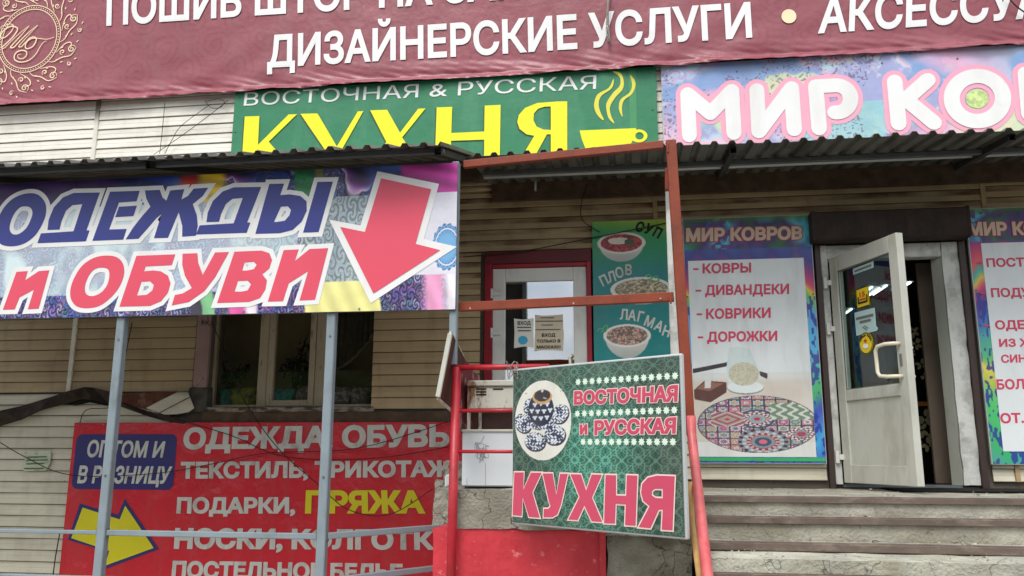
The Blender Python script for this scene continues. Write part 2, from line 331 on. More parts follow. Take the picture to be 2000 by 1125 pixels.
M['sky_blue'] = mat('mask blue print', (70, 176, 216), .6, .3, var=.08)
M['cream'] = mat('cream plastic handle', (226, 218, 192), .35, .5, var=.03)
M['chrome'] = mat('metal lock', (150, 150, 148), .3, .5, metal=.9, var=0)
M['alu'] = mat('aluminium edge', (196, 200, 198), .4, .5, metal=.2, var=.04)
M['boardback'] = mat('dark brown board', (82, 44, 36), .7, .3, var=.2, dirt=(50, 28, 24), dfac=.6, ds=(8, 8, 4))
M['pinkback'] = mat('dusty brown hardboard', (120, 92, 88), .75, .25, var=.12, dirt=(80, 62, 58), dfac=.6, ds=(6, 6, 6))
M['green_post'] = mat('dull green paint', (60, 78, 66), .7, .3, var=.2)
M['rope'] = mat('grey twine', (158, 152, 144), .9, .2, var=.2, vs=40)
M['textile1'] = mat('teal textile', (70, 190, 180), .9, .1, var=.3, vs=14, dirt=(150, 210, 230), dfac=.9, ds=(20, 20, 20), dlo=.48, dhi=.54)
M['textile2'] = mat('olive textile', (206, 200, 110), .9, .1, var=.3, vs=18, dirt=(60, 120, 90), dfac=.8, ds=(16, 16, 16), dlo=.5, dhi=.56)
M['textile3'] = mat('mauve textile', (150, 120, 140), .9, .1, var=.3, vs=14, dirt=(200, 196, 200), dfac=.8, ds=(22, 22, 22), dlo=.5, dhi=.54)
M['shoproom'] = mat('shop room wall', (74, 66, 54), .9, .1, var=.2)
M['leaf'] = mat('dark leaf', (34, 52, 30), .6, .3, var=.3, vs=12)
M['lace'] = mat('lace', (150, 146, 132), .9, .1, var=.1)
M['rugblack'] = mat('black rug pile', (20, 22, 20), .95, .1, var=.3, vs=30)
M['flower'] = mat('cream flower pile', (186, 172, 132), .95, .1, var=.15, vs=20)
M['innerdoor'] = mat('inner door', (128, 112, 98), .6, .3, var=.12, dirt=(80, 70, 60), dfac=.5, ds=(4, 4, 2))
M['orange'] = mat('orange tape', (200, 120, 50), .6, .3, var=.1)
M['tube_light'] = emis('lit ceiling tube', (.86, .93, 1), 3)
M['glass_win'] = glass('window glass', .05, (.9, .9, .86), .02, .05)
M['glass_cafe'] = glass('mirrored door glass', .55, (.5, .52, .5), .012, .04)
M['glass_leaf'] = glass('tinted door glass', .06, (.7, .78, .75), .02, .05)
# ------------------------------------------------------------------ printing on signs
class Pl:
    """a flat sign: origin, axes u (right), v (up), n (towards the viewer)"""
    def __init__(s, O, ex=(1, 0, 0), ey=(0, 0, 1)):
        s.O = Vector(O); s.ex = Vector(ex).normalized(); s.ey = Vector(ey).normalized(); s.n = s.ex.cross(s.ey).normalized(); s.wr = None
    def uv(s, x, y):
        d = ray(x, y); t = (s.O-CAM).dot(s.n)/d.dot(s.n); p = CAM+d*t-s.O
        return p.dot(s.ex), p.dot(s.ey)
    def W(s, u, v, h=0): return s.O+s.ex*u+s.ey*v+s.n*h
def wall_plane(Y): return Pl((0, Y, 0))

_txt = bpy.data.curves.new('glyphs', 'FONT'); _to = bpy.data.objects.new('glyphs', _txt); COL.objects.link(_to)
_gc = {}
from mathutils.geometry import delaunay_2d_cdt
def _glyph(ch, shear=0):
    """triangles and outline of one glyph (the typeface has self-crossing contours: keep non-zero winding)"""
    _txt.body = ch; _txt.shear = shear; _txt.size = 1; bpy.context.view_layer.update()
    cu = _to.to_curve(bpy.context.evaluated_depsgraph_get()); loops = []
    for s in cu.splines:
        bp = s.bezier_points; n = len(bp); lp = []
        for i in range(n):
            p, q = bp[i], bp[(i+1) % n]; a0, a1, a2, a3 = (np.array(v[:2]) for v in (p.co, p.handle_right, q.handle_left, q.co))
            dev = np.hypot(*(a1-(a0*2+a3)/3))+np.hypot(*(a2-(a0+a3*2)/3)); m_ = 1 if dev < .004 else 5
            for j in range(m_):
                t = j/m_; c = a0*(1-t)**3+3*a1*t*(1-t)**2+3*a2*t*t*(1-t)+a3*t**3
                if not lp or np.hypot(*(c-lp[-1])) > 1e-4: lp.append(c)
        if len(lp) > 2 and np.hypot(*(lp[0]-lp[-1])) < 1e-4: lp.pop()
        if len(lp) > 2: loops.append(np.array(lp))
    _to.to_curve_clear()
    V = []; E_ = []
    for lp in loops:
        n0 = len(V); V += [Vector(p) for p in lp]; E_ += [(n0+i, n0+(i+1) % len(lp)) for i in range(len(lp))]
    vs, es, fs = delaunay_2d_cdt(V, E_, [], 0, 1e-5)[:3]
    vs = np.array([v[:] for v in vs])
    def wind(p):
        w = 0
        for lp in loops:
            a = lp; b = np.roll(lp, -1, 0); cr_ = (b[:, 0]-a[:, 0])*(p[1]-a[:, 1])-(p[0]-a[:, 0])*(b[:, 1]-a[:, 1])
            w += np.sum((a[:, 1] <= p[1]) & (b[:, 1] > p[1]) & (cr_ > 0))-np.sum((a[:, 1] > p[1]) & (b[:, 1] <= p[1]) & (cr_ < 0))
        return w
    keep = []
    for f in fs:
        A = vs[list(f)]; ar = .5*((A[1]-A[0])[0]*(A[2]-A[0])[1]-(A[1]-A[0])[1]*(A[2]-A[0])[0])
        if abs(ar) > 1e-9 and wind(A.mean(0)) != 0: keep.append(tuple(f) if ar > 0 else tuple(f)[::-1])
    ed = set()
    for f in keep:
        for i in range(3):
            p, q = f[i], f[(i+1) % 3]
            if (q, p) in ed: ed.discard((q, p))
            else: ed.add((p, q))
    nx = {}
    for p, q in ed: nx.setdefault(p, []).append(q)
    out = []
    while nx:
        s0 = next(iter(nx)); lp = [s0]; cur = nx[s0].pop()
        if not nx[s0]: del nx[s0]
        while cur != s0 and cur in nx:
            lp.append(cur); q = nx[cur].pop()
            if not nx[cur]: del nx[cur]
            cur = q
        if len(lp) > 2: out.append([tuple(vs[i]) for i in lp])
    return vs, keep, out
def _raw(body, off=0, shear=0):
    k = (body, shear)
    if k not in _gc:
        if len(body) == 1: _gc[k] = _glyph(body, shear)
        else:
            _txt.body = body; _txt.shear = shear; _txt.size = 1
            me = bpy.data.meshes.new_from_object(_to); _gc[k] = (np.array([v.co[:2] for v in me.vertices]).reshape(-1, 2), [], []); bpy.data.meshes.remove(me)
    return _gc[k][:2]
def _w(body): c, _ = _raw(body); return c[:, 0].max()-c[:, 0].min()
def advance(ch): return _w('Н'+ch+'Н')-_w('НН')
def layout(body, off, shear, track=0):
    x = 0; out = []
    for ch in body:
        if ch != ' ': out.append((ch, x))
        x += advance(ch)+track
    return out
def tmesh(verts3, faces, name, m, parent):
    me = bpy.data.meshes.new(name); me.from_pydata([tuple(v) for v in verts3], [], faces); me.update()
    return link(name, me, m, parent)
def gloops(ch, shear=0): _raw(ch, 0, shear); return _gc[(ch, shear)][2]
def ring(loops, w, q0=0):
    """strip of quads w wide outside the ink; returns points with a stagger index, faces"""
    P_, F = [], []; q = q0
    for lp in loops:
        L_ = [np.array(p) for p in lp]; n = len(L_); o = []
        for k in range(n):
            d1 = L_[k]-L_[k-1]; d2 = L_[(k+1) % n]-L_[k]; d1 = d1/(np.hypot(*d1)+1e-9); d2 = d2/(np.hypot(*d2)+1e-9)
            n1 = np.array([d1[1], -d1[0]]); n2_ = np.array([d2[1], -d2[0]]); b_ = n1+n2_; b_ = b_/(np.hypot(*b_)+1e-9); o.append(L_[k]+b_*w/max(.5, b_ @ n1))
        for k in range(n):
            j = (k+1) % n; e0 = len(P_); P_ += [(L_[k], q), (L_[j], q), (o[j], q), (o[k], q)]; F.append((e0, e0+1, e0+2, e0+3)); q += 1
    return P_, F
def glyph_objects(pl, ch, mp_, bold, shear, h, m, parent, edge, em, name):
    co, fs = _raw(ch, 0, shear); V = []; F = []
    def put(p, hh): u, v = mp_(p); V.append(pl.W(u, v, hh+pl_wr(pl, (u, v))))
    for p in co: put(p, h)
    F += fs
    if bold:
        P_, G = ring(gloops(ch, shear), bold); n0 = len(V)
        for p, q in P_: put(p, h-.0004+1e-5*(q % 30))
        F += [tuple(k+n0 for k in g_) for g_ in G]
    tmesh(V, F, name, m, parent)
    if edge:
        V = []; F = []; P_, G = ring(gloops(ch, shear), bold+edge)
        for p, q in P_: put(p, h-.0018+1e-5*(q % 60))
        tmesh(V, G, name+'_edge', em, parent)
def lettering(pl, body, quad, m, parent, bold=.0, shear=0, h=.004, edge=None, em=None, track=0, uvquad=None, name='letter'):
    """quad: photo points of cap-top-left, cap-top-right, base-left, base-right"""
    TL, TR, BL, BR = [np.array(p) for p in (uvquad or [pl.uv(*p) for p in quad])]
    lay = layout(body, bold, shear, track); ref = 'Н' if body != 'и' else 'и'
    x0 = min(_raw(c, 0, shear)[0][:, 0].min()+x for c, x in lay)-bold; x1 = max(_raw(c, 0, shear)[0][:, 0].max()+x for c, x in lay)+bold
    cap = _raw(ref, 0, shear)[0][:, 1].max()+bold; b0 = _raw(ref, 0, shear)[0][:, 1].min()-bold
    for c, x in lay:
        def mp_(p):
            s_ = (p[0]+x-x0)/(x1-x0); t_ = (p[1]-b0)/(cap-b0); return (BL*(1-s_)+BR*s_)*(1-t_)+(TL*(1-s_)+TR*s_)*t_
        glyph_objects(pl, c, mp_, bold, shear, h, m, parent, edge, em, name)
def pl_wr(pl, p): return pl.wr(p[0], p[1]) if pl.wr else 0
def fill(loops):
    """triangulate flat outlines with holes"""
    cu = bpy.data.curves.new('f', 'CURVE'); cu.dimensions = '2D'; cu.fill_mode = 'BOTH'
    for lp in loops:
        s = cu.splines.new('POLY'); s.points.add(len(lp)-1); s.use_cyclic_u = True
        for i, (a, b) in enumerate(lp): s.points[i].co = (a, b, 0, 1)
    o = bpy.data.objects.new('f', cu); COL.objects.link(o); me = bpy.data.meshes.new_from_object(o)
    co = [(v.co.x, v.co.y) for v in me.vertices]; fs = [tuple(p.vertices) for p in me.polygons]
    bpy.data.objects.remove(o); bpy.data.curves.remove(cu); bpy.data.meshes.remove(me)
    return co, fs
def smooth_loop(pts, k=4, closed=True):
    n = len(pts); out = []
    P_ = [np.array(p, float) for p in pts]
    rng = range(n) if closed else range(n-1)
    for i in rng:
        p0, p1, p2, p3 = (P_[(i-1) % n] if closed or i > 0 else P_[0]), P_[i], P_[(i+1) % n], (P_[(i+2) % n] if closed or i+2 < n else P_[-1])
        for j in range(k):
            t = j/k; out.append(tuple(.5*((2*p1)+(-p0+p2)*t+(2*p0-5*p1+4*p2-p3)*t*t+(-p0+3*p1-3*p2+p3)*t**3)))
    if not closed: out.append(tuple(P_[-1]))
    return out
def ell(cx, cy, rx, ry, n=40, rot=0):
    c, s = math.cos(rot), math.sin(rot)
    return [(cx+rx*math.cos(a)*c-ry*math.sin(a)*s, cy+rx*math.cos(a)*s+ry*math.sin(a)*c) for a in [2*math.pi*i/n for i in range(n)]]
def shapes(pl, polys, m, parent, name, h=.004, px=True, edge=0, em=None, edge_name='printed_edge', lift=.0002, join=False):
    """polys: list of shapes, each a list of loops (outer, holes...) in photo points (or metres if px=False)"""
    V, F = [], []
    for i, loops in enumerate(polys):
        L2 = [[pl.uv(*p) for p in lp] if px else lp for lp in loops]
        co, fs = fill(L2); n0 = len(V); V += [pl.W(a, b, h+lift*(i % 4)+pl_wr(pl, (a, b))) for a, b in co]; F += [tuple(k+n0 for k in f) for f in fs]
        if not join: tmesh(V, F, name, m, parent); V, F = [], []
        if edge:
            LL = []
            for li, lp in enumerate(L2):
                A = sum(lp[k][0]*lp[(k+1) % len(lp)][1]-lp[(k+1) % len(lp)][0]*lp[k][1] for k in range(len(lp)))
                LL.append(lp if (A > 0) != (li > 0) else lp[::-1])
            P_, G = ring(LL, edge); tmesh([pl.W(p[0], p[1], h-.0018+1e-5*((q+i*13) % 60)+pl_wr(pl, p)) for p, q in P_], G, edge_name, em, parent)
    if join: return tag(tmesh(V, F, name, m, parent), kind='stuff')
def strokes(pl, lines, r, m, parent, name, h=.004, px=True, taper=False, rfn=None):
    """round-ended pen strokes; r in metres (or list per line)"""
    V, F = [], []; q = 0
    for li, ln in enumerate(lines):
        L2 = [np.array(pl.uv(*p) if px else p) for p in ln]; rr = r[li] if isinstance(r, (list, tuple)) else r
        n = len(L2)
        for k in range(n-1):
            a, b = L2[k], L2[k+1]; d = b-a; ln_ = np.hypot(*d)
            if ln_ < 1e-6: continue
            d = d/ln_; nn = np.array([-d[1], d[0]])
            ra, rb = rr, rr
            if taper: ra = rr*(.35+.65*math.sin(math.pi*(k+.3)/n)); rb = rr*(.35+.65*math.sin(math.pi*(k+1.3)/n))
            pts = [a+ra*(nn*math.cos(t)-d*math.sin(t)) for t in np.linspace(0, math.pi, 7)]+[b+rb*(-nn*math.cos(t)+d*math.sin(t)) for t in np.linspace(0, math.pi, 7)]
            hh = h+.00003*(q % 60); q += 1; n0 = len(V)
            V += [pl.W(p[0], p[1], hh+pl_wr(pl, p)) for p in pts]; F.append(tuple(range(n0, n0+len(pts))))
    return tmesh(V, F, name, m, parent)
def print_grid(pl, u0, u1, v0, v1, step, fn, m, parent, name, h=.002, mask=None, wr=None):
    nx = max(2, int((u1-u0)/step)); ny = max(2, int((v1-v0)/step))
    U, V_ = np.meshgrid(np.linspace(u0, u1, nx), np.linspace(v0, v1, ny))
    c = linA(fn((U-u0)/(u1-u0), (V_-v0)/(v1-v0)))
    H = np.full(U.shape, float(h))
    if wr is not None: H = H+wr(U, V_)
    O, ex, ey, n = (np.array(a) for a in (pl.O, pl.ex, pl.ey, pl.n))
    co = (O+U[..., None]*ex+V_[..., None]*ey+H[..., None]*n).reshape(-1, 3)
    I = np.arange(nx*ny).reshape(ny, nx)
    f = np.stack([I[:-1, :-1], I[:-1, 1:], I[1:, 1:], I[1:, :-1]], -1).reshape(-1, 4)
    if mask is not None:
        mk = mask((U-u0)/(u1-u0), (V_-v0)/(v1-v0)).reshape(-1); f = f[mk[f].all(1)]
    me = bpy.data.meshes.new(name); me.vertices.add(len(co)); me.vertices.foreach_set('co', co.ravel())
    me.loops.add(f.size); me.loops.foreach_set('vertex_index', f.ravel().astype(np.int32))
    me.polygons.add(len(f)); me.polygons.foreach_set('loop_start', np.arange(0, f.size, 4, dtype=np.int32)); me.polygons.foreach_set('loop_total', np.full(len(f), 4, dtype=np.int32))
    me.update(); ca = me.color_attributes.new('print', 'FLOAT_COLOR', 'POINT')
    ca.data.foreach_set('color', np.concatenate([c.reshape(-1, 3), np.ones((len(co), 1))], 1).ravel().astype(np.float32))
    return link(name, me, m, parent)

# --- numpy picture helpers (all patterns printed flat on signs)
def sstep(a, b, x): t = np.clip((x-a)/(b-a), 0, 1); return t*t*(3-2*t)
def mixc(c, d, f): return c*(1-f[..., None])+np.asarray(d, float)*f[..., None]
def vnoise(x, y, seed=0):
    xi, yi = np.floor(x).astype(int), np.floor(y).astype(int); fx, fy = x-xi, y-yi; fx = fx*fx*(3-2*fx); fy = fy*fy*(3-2*fy)
    h = lambda a, b: ((np.sin(a*127.1+b*311.7+seed*74.7)*43758.5453) % 1)
    return (h(xi, yi)*(1-fx)+h(xi+1, yi)*fx)*(1-fy)+(h(xi, yi+1)*(1-fx)+h(xi+1, yi+1)*fx)*fy
def fbm(x, y, o=4, seed=0):
    s = 0; a = .5
    for i in range(o): s = s+a*vnoise(x*2**i, y*2**i, seed+i); a *= .5
    return s/(1-.5**o)
def julia(x, y, c=(-.745, .113), it=70):
    z = x+1j*y; c = complex(*c); n = np.zeros(x.shape); alive = np.ones(x.shape, bool)
    for i in range(it):
        z = np.where(alive, z*z+c, z); esc = alive & (np.abs(z) > 6)
        n = np.where(esc, i+1-np.log2(np.log(np.abs(z)+1e-9)), n); alive &= ~esc
    return np.where(alive, it, n)
def pal(t, cols):
    cols = np.array(cols, float); k = len(cols); t = (t % 1)*k; i = np.floor(t).astype(int) % k; f = (t-np.floor(t))[..., None]
    return cols[i]*(1-f)+cols[(i+1) % k]*f

# ------------------------------------------------------------------ ground
g = MB(); g.faces([(-150, -150, 0), (150, -150, 0), (150, 60, 0), (-150, 60, 0)], [(0, 1, 2, 3)])
o = g.build('ground', M['asphalt'], origin=(0, 0, 0)); tag(o, kind='structure')
g = MB().box((-8, -3.9, .004), (5.6, -.02, .12), .01); g.rough(.004, .6)
o = g.build('pavement', M['tread'], origin=(-1, -2, 0)); tag(o, kind='structure')

g = MB(); R_ = random.Random(3); V = []; F = []  # unseen tree belt, added to darken what the left window mirrors
for i in range(121):
    x = -120+2*i; h_ = 4.0+1.6*R_.random()+1.0*math.sin(i*.5)+(6.0 if x < -13 else 0)
    for y, z in ((-62, 0), (-60.5, h_*.5), (-62, h_*.9), (-64, h_), (-67, h_*.7), (-68, 0)): V.append((x+R_.uniform(-.6, .6), y+R_.uniform(-.8, .8), z*R_.uniform(.9, 1.1)))
for i in range(120):
    for k in range(5): a = i*6+k; F.append((a, a+1, a+7, a+6))
g.faces(V, F); g.rough(.7, 2.2, 4); tag(g.build('added_tree_belt', mat('added tree foliage', (52, 66, 38), .9, .1, var=.4, vs=.6), origin=(0, -64, 0)), 'added unseen belt of dark trees behind the viewer, shaped for the window reflections', 'trees', kind='stuff')
# ------------------------------------------------------------------ building
B = thing('shop_building', 'cream plastic-clad shop building with a window and two entrance doors behind all the signs', 'building', (-1.2, 0, 0))
WX0, WX1, WZ1 = -8.0, 5.6, 7.0
win = (-3.95, -2.36, 2.0, 3.3); cafe = (-1.335, -.335, 1.36, 3.42); shop = (1.60, 2.72, 1.36, 3.42)
g = MB()
def colb(x0, x1, z0, z1): g.box((x0, .03, z0), (x1, .28, z1))
colb(WX0, win[0], 0, WZ1); colb(win[1], cafe[0], 0, WZ1); colb(cafe[1], shop[0], 0, WZ1); colb(shop[1], WX1, 0, WZ1)
for a in (win, cafe, shop): colb(a[0]+.0005, a[1]-.0005, a[3], WZ1); colb(a[0]+.0005, a[1]-.0005, 0, a[2])
g.build('wall', M['core'], B)
MB().box((WX0, .28, WZ1), (WX1, 6, WZ1+.2)).build('roof', M['darksteel'], B)
MB().box((WX0, 5.9, 0), (WX1, 6, WZ1)).build('rear_wall', M['core'], B)
MB().box((WX0, .29, 0), (WX0+.1, 5.89, WZ1)).build('side_wall', M['core'], B)
MB().box((WX1-.1, .29, 0), (WX1, 5.89, WZ1)).build('side_wall', M['core'], B)

# siding planks, one by one
EX = .1025
_pm = {}
def plank(x0, x1, z0, mkey, hgt=EX):
    ln = round(x1-x0, 3)
    if ln < .03: return
    k = (ln, mkey, round(hgt, 3))
    if k not in _pm:
        pr = [(0, .004), (-.0165, .003), (-.018, .008), (-.0112, hgt*.49), (-.0126, hgt*.515), (-.005, hgt+.002), (0, hgt+.002)]
        V = [(-ln/2, y, z) for y, z in pr]+[(ln/2, y, z) for y, z in pr]; n = len(pr)
        F = [(i, i+1, n+i+1, n+i) for i in range(n-1)]+[tuple(range(n)), tuple(range(2*n-1, n-1, -1))]
        me = bpy.data.meshes.new('siding_plank'); me.from_pydata(V, [], F); me.update(); me.materials.append(M[mkey]); _pm[k] = me
    o = bpy.data.objects.new('siding_plank', _pm[k]); COL.objects.link(o); o.parent = B
    o.location = Vector(((x0+x1)/2, random.uniform(.0, .002)+.014, z0))-B.location
    o.rotation_euler = (random.uniform(-.012, .012), random.uniform(-.0012, .0012), 0)
J = (-5.35, .222, 2.98)
rows = []
def rowset(x0, x1, z0, z1, phase, mkey):
    z = phase
    while z > z0+.001: z -= EX
    while z < z1-.02:
        if z >= z0-.05:
            h_ = min(EX, z1-z)
            plank(x0, x1, max(z, z0), mkey, min(h_, z+EX-max(z, z0)))
        z += EX
J0 = -7.4
# upper band, above the canopies
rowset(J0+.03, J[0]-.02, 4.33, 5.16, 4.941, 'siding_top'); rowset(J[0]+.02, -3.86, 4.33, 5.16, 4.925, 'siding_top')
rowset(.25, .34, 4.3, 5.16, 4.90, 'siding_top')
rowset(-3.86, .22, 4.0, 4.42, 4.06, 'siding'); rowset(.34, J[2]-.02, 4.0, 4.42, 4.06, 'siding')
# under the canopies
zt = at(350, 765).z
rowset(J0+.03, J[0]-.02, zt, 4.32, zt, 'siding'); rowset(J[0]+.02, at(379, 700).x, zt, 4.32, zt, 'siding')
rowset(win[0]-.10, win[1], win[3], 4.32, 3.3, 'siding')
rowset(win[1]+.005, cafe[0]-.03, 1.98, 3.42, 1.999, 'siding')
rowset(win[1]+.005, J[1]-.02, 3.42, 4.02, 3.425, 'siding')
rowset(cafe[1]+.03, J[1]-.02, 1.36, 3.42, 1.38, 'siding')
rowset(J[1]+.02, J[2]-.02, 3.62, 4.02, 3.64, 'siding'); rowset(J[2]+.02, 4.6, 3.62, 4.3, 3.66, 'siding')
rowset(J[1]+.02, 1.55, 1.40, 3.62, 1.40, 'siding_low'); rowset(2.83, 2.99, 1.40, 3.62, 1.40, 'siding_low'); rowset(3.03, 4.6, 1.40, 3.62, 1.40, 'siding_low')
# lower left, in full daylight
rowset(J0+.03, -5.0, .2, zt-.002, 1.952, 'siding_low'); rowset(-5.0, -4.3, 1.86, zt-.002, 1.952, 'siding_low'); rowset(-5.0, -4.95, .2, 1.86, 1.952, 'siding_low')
g = MB()
for x, z0, z1, w in ((J[0], zt, 5.16, .045), (J[1], 3.42, 4.1, .04), (J[2], 3.62, 4.3, .04), (3.01, 1.4, 3.62, .035), (.2365, 1.36, 3.42, .03)):
    g = MB().box((x-w/2, -.012, z0), (x+w/2, .012, z1), .003); g.build('joint_strip', M['siding_top' if z1 > 5 else 'joint'], B)
# dark band where the siding stops above the red banner
g = MB().box((-3.96, -.02, 1.86), (-1.62, .028, 1.975)); g.rough(.012, .07, 3); g.build('plinth_ledge', M['wood'], B)
MB().box((J0, -.004, .0), (-1.6, .028, .2)).build('plinth', M['conc'], B)

# window of the clothes shop: pink reveal, tan frames, room behind
W_ = tag(MB().box((win[0], .10, win[2]+.03), (win[0]+.02, .16, win[3])).build('window', M['tan'], B), 'dusty window with a tan centre casement')
for px0, px1, nm in ((506, 524, 'mullion'), (617, 634, 'mullion')):
    x0 = at(px0, 700, .1).x; x1 = at(px1, 700, .1).x
    MB().box((x0, .092, win[2]+.03), (x1, .168, win[3]), .004).build(nm, M['tan'], W_)
xa, xb = at(524, 700, .1).x+.004, at(617, 700, .1).x-.004
g = MB(); z0, z1 = win[2]+.035, win[3]-.01
g.box((xa, .084, z0), (xa+.055, .15, z1), .004); g.box((xb-.055, .084, z0), (xb, .15, z1), .004); g.box((xa+.055, .086, z0), (xb-.055, .15, z0+.055), .004)
g.build('casement', M['tan'], W_)
MB().box((win[1]-.018, .10, win[2]+.03), (win[1], .16, win[3])).build('frame', M['tan'], W_)
MB().box((win[0]+.02, .10, win[2]+.03), (win[1]-.018, .16, win[2]+.05)).build('frame', M['tan'], W_)
for a, b in ((win[0]+.02, at(506, 700, .1).x), (xa+.055, xb-.055), (at(634, 700, .1).x, win[1]-.018)):
    MB().box((a, .118, win[2]+.05), (b, .124, win[3])).build('pane', M['glass_win'], W_)
g = MB().box((win[0]-.12, -.015, 1.975), (win[1]+.03, .16, 2.022), .004); g.rough(.006, .08, 5); g.build('sill', M['sill'], W_)
g = MB().box((at(381, 700, 0).x, -.006, 2.19), (win[0], .10, 3.42)); g.build('reveal', M['pinkreveal'], B)
g = MB().box((at(372, 780, 0).x, -.02, 1.99), (win[0]+.02, .09, 2.20)); g.rough(.022, .06, 8); g.build('reveal', mat('crumbled grey plaster', (84, 82, 74), .9, .2, var=.3, vs=12, bump=.8), B, )
# rooms
def room(x0, x1, z0, z1, y1, nm, mk='darkroom'):
    g = MB(); y0 = .29
    g.box((x0-.1, y1, z0-.1), (x1+.1, y1+.1, z1+.1)); g.box((x0-.1, y0, z0-.1), (x0, y1, z1+.1)); g.box((x1, y0, z0-.1), (x1+.1, y1, z1+.1))
    g.box((x0, y0, z0-.1), (x1, y1, z0)); g.box((x0, y0, z1), (x1, y1, z1+.1))
    return g.build(nm, M[mk], B)
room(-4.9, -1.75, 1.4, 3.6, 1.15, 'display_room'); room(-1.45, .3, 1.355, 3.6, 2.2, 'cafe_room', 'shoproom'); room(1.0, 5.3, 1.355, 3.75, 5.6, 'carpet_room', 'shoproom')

# cafe door (red surround, white frame, mirrored glass)
Dc = tag(MB().box((at(947, 600, 0).x, -.028, 1.36), (at(962, 600, .0).x, .06, 3.40), .004).build('cafe_door', M['reddoor'], B), 'white glazed cafe door in a red surround')
MB().box((at(1146, 600, 0).x+.002, -.028, 1.36), (at(1156, 600, 0).x, .06, 3.40), .004).build('surround', M['reddoor'], Dc)
MB().box((at(947, 600, 0).x, -.034, 3.30), (at(1157, 600, 0).x, .02, 3.415), .003).build('shaded_header', M['maroon'], Dc)  # dark maroon colour carries the shade of the recessed door head
fx0, fx1 = at(962, 600, 0).x+.001, at(1146, 600, 0).x; ztop = at(1050, 523, 0).z
MB().box((fx0, -.022, ztop+.002), (fx1, .06, 3.298), .003).build('surround', M['reddoor'], Dc)
pz1 = at(1050, 550, .03).z; px0_, px1_ = at(987, 650, .03).x, at(1121, 650, .03).x
g = MB(); g.box((fx0, -.005, 1.37), (px0_, .07, ztop), .005); g.box((px1_, -.005, 1.37), (fx1, .07, ztop), .005); g.box((px0_, -.004, pz1), (px1_, .07, ztop), .005); g.box((px0_, -.004, 1.37), (px1_, .07, 1.62), .005)
g.build('door_frame', M['pvc'], Dc)
MB().box((px0_, .022, 1.62), (px1_, .028, pz1)).build('pane', M['glass_cafe'], Dc)
for y in (573, 650):
    p = at(968, y, -.02); g = MB().box((p.x-.045, -.03, p.z-.045), (p.x-.025, -.008, p.z+.045), .003); g.box((p.x-.025, -.024, p.z-.02), (p.x+.05, -.006, p.z+.02), .004); g.build('hinge', M['pvc'], Dc)
p = at(1124, 705, -.06); g = MB(); g.tube([(p.x-.03, -.01, p.z+.06), (p.x-.05, -.06, p.z+.03), (p.x-.04, -.07, p.z-.14), (p.x, -.07, p.z-.22), (p.x+.02, -.01, p.z-.24)], .012); g.build('handle', M['cream'], Dc)

# carpet shop doorway
Ds = tag(MB().box((1.565, -.03, 1.33), (1.612, .03, 3.39), .004).build('shop_doorway', M['brown'], B), 'carpet shop doorway with brown trim and worn white frame')
MB().box((2.732, -.03, 1.33), (2.786, .03, 3.39), .004).build('trim', M['brown'], Ds)
MB().box((1.614, -.012, 1.37), (1.672, .10, 3.385), .005).build('door_frame', M['plaster'], Ds)
MB().box((1.674, .0, 3.262), (2.60, .12, 3.385), .005).build('door_frame', M['plaster'], Ds)
g = MB(); g.faces([(2.555, .13, 1.37), (2.60, .02, 1.37), (2.60, .02, 3.26), (2.555, .13, 3.26), (2.60, .16, 1.37), (2.66, .07, 1.37), (2.66, .07, 3.26), (2.60, .16, 3.26)], [(0, 1, 2, 3), (4, 7, 6, 5), (0, 4, 5, 1), (3, 2, 6, 7), (1, 5, 6, 2), (0, 3, 7, 4)])
g.build('door_frame', M['pvc_old'], Ds)
g = MB().box((2.602, -.008, 1.37), (2.729, .09, 3.384)); g.rough(.007, .07, 2); g.build('reveal', M['plaster'], Ds)
MB().box((1.674, .02, 1.345), (2.60, .30, 1.368), .004).build('threshold', M['darksteel'], Ds)
# leaf, swung outwards
H0 = Vector((1.676, -.03, 0)); E0 = Vector((1.985, -.87, 0)); la = (E0-H0).normalized(); LW = (E0-H0).length
ln_ = Vector((la.y, -la.x, 0))   # towards the street side
lp = Pl((H0.x, H0.y, 0), la, (0, 0, 1))
LZ0, LZ1 = 1.385, 3.262
Lf = None
def lb(u0, u1, v0, v1, t0, t1, bev=.004):
    return MB().frame(lp.W((u0+u1)/2, (v0+v1)/2, (t0+t1)/2), lp.ex*(u1-u0), lp.ey*(v1-v0), lp.n*(t1-t0), bev)
pu0, pv1 = lp.uv(1635, 524); pu1, _v = lp.uv(1724, 490); _, pv0 = lp.uv(1656, 757)
pu0, pu1 = .105, LW-.105; pv0 = 2.13; pv1 = 3.13
g = lb(0, pu0, LZ0, LZ1, -.06, 0)
Lf = tag(g.build('door_leaf', M['pvc_old'], B), 'white plastic door leaf standing open with glass above')
lb(pu1, LW, LZ0, LZ1, -.06, 0).build('stile', M['pvc_old'], Lf); lb(pu0+.001, pu1-.001, pv1, LZ1-.001, -.059, -.001).build('rail', M['pvc_old'], Lf)
lb(pu0+.001, pu1-.001, 2.04, pv0, -.059, -.001).build('rail', M['pvc_old'], Lf); lb(pu0+.001, pu1-.001, LZ0+.001, 1.53, -.059, -.001).build('rail', M['pvc_old'], Lf)
lb(pu0+.001, pu1-.001, 1.53, 2.04, -.045, -.015, .002).build('lower_panel', M['pvc_old'], Lf)
lb(pu0+.001, pu1-.001, pv0, pv1, -.033, -.027, 0).build('pane', M['glass_leaf'], Lf)
g = MB()
for a in (pu0+.004, pu1-.004): g.bar(lp.W(a, pv0, -.012), lp.W(a, pv1, -.012), .008, .008)
for a in (pv0+.004, pv1-.004): g.bar(lp.W(pu0, a, -.012), lp.W(pu1, a, -.012), .008, .008)
g.build('gasket', M['darksteel'], Lf)
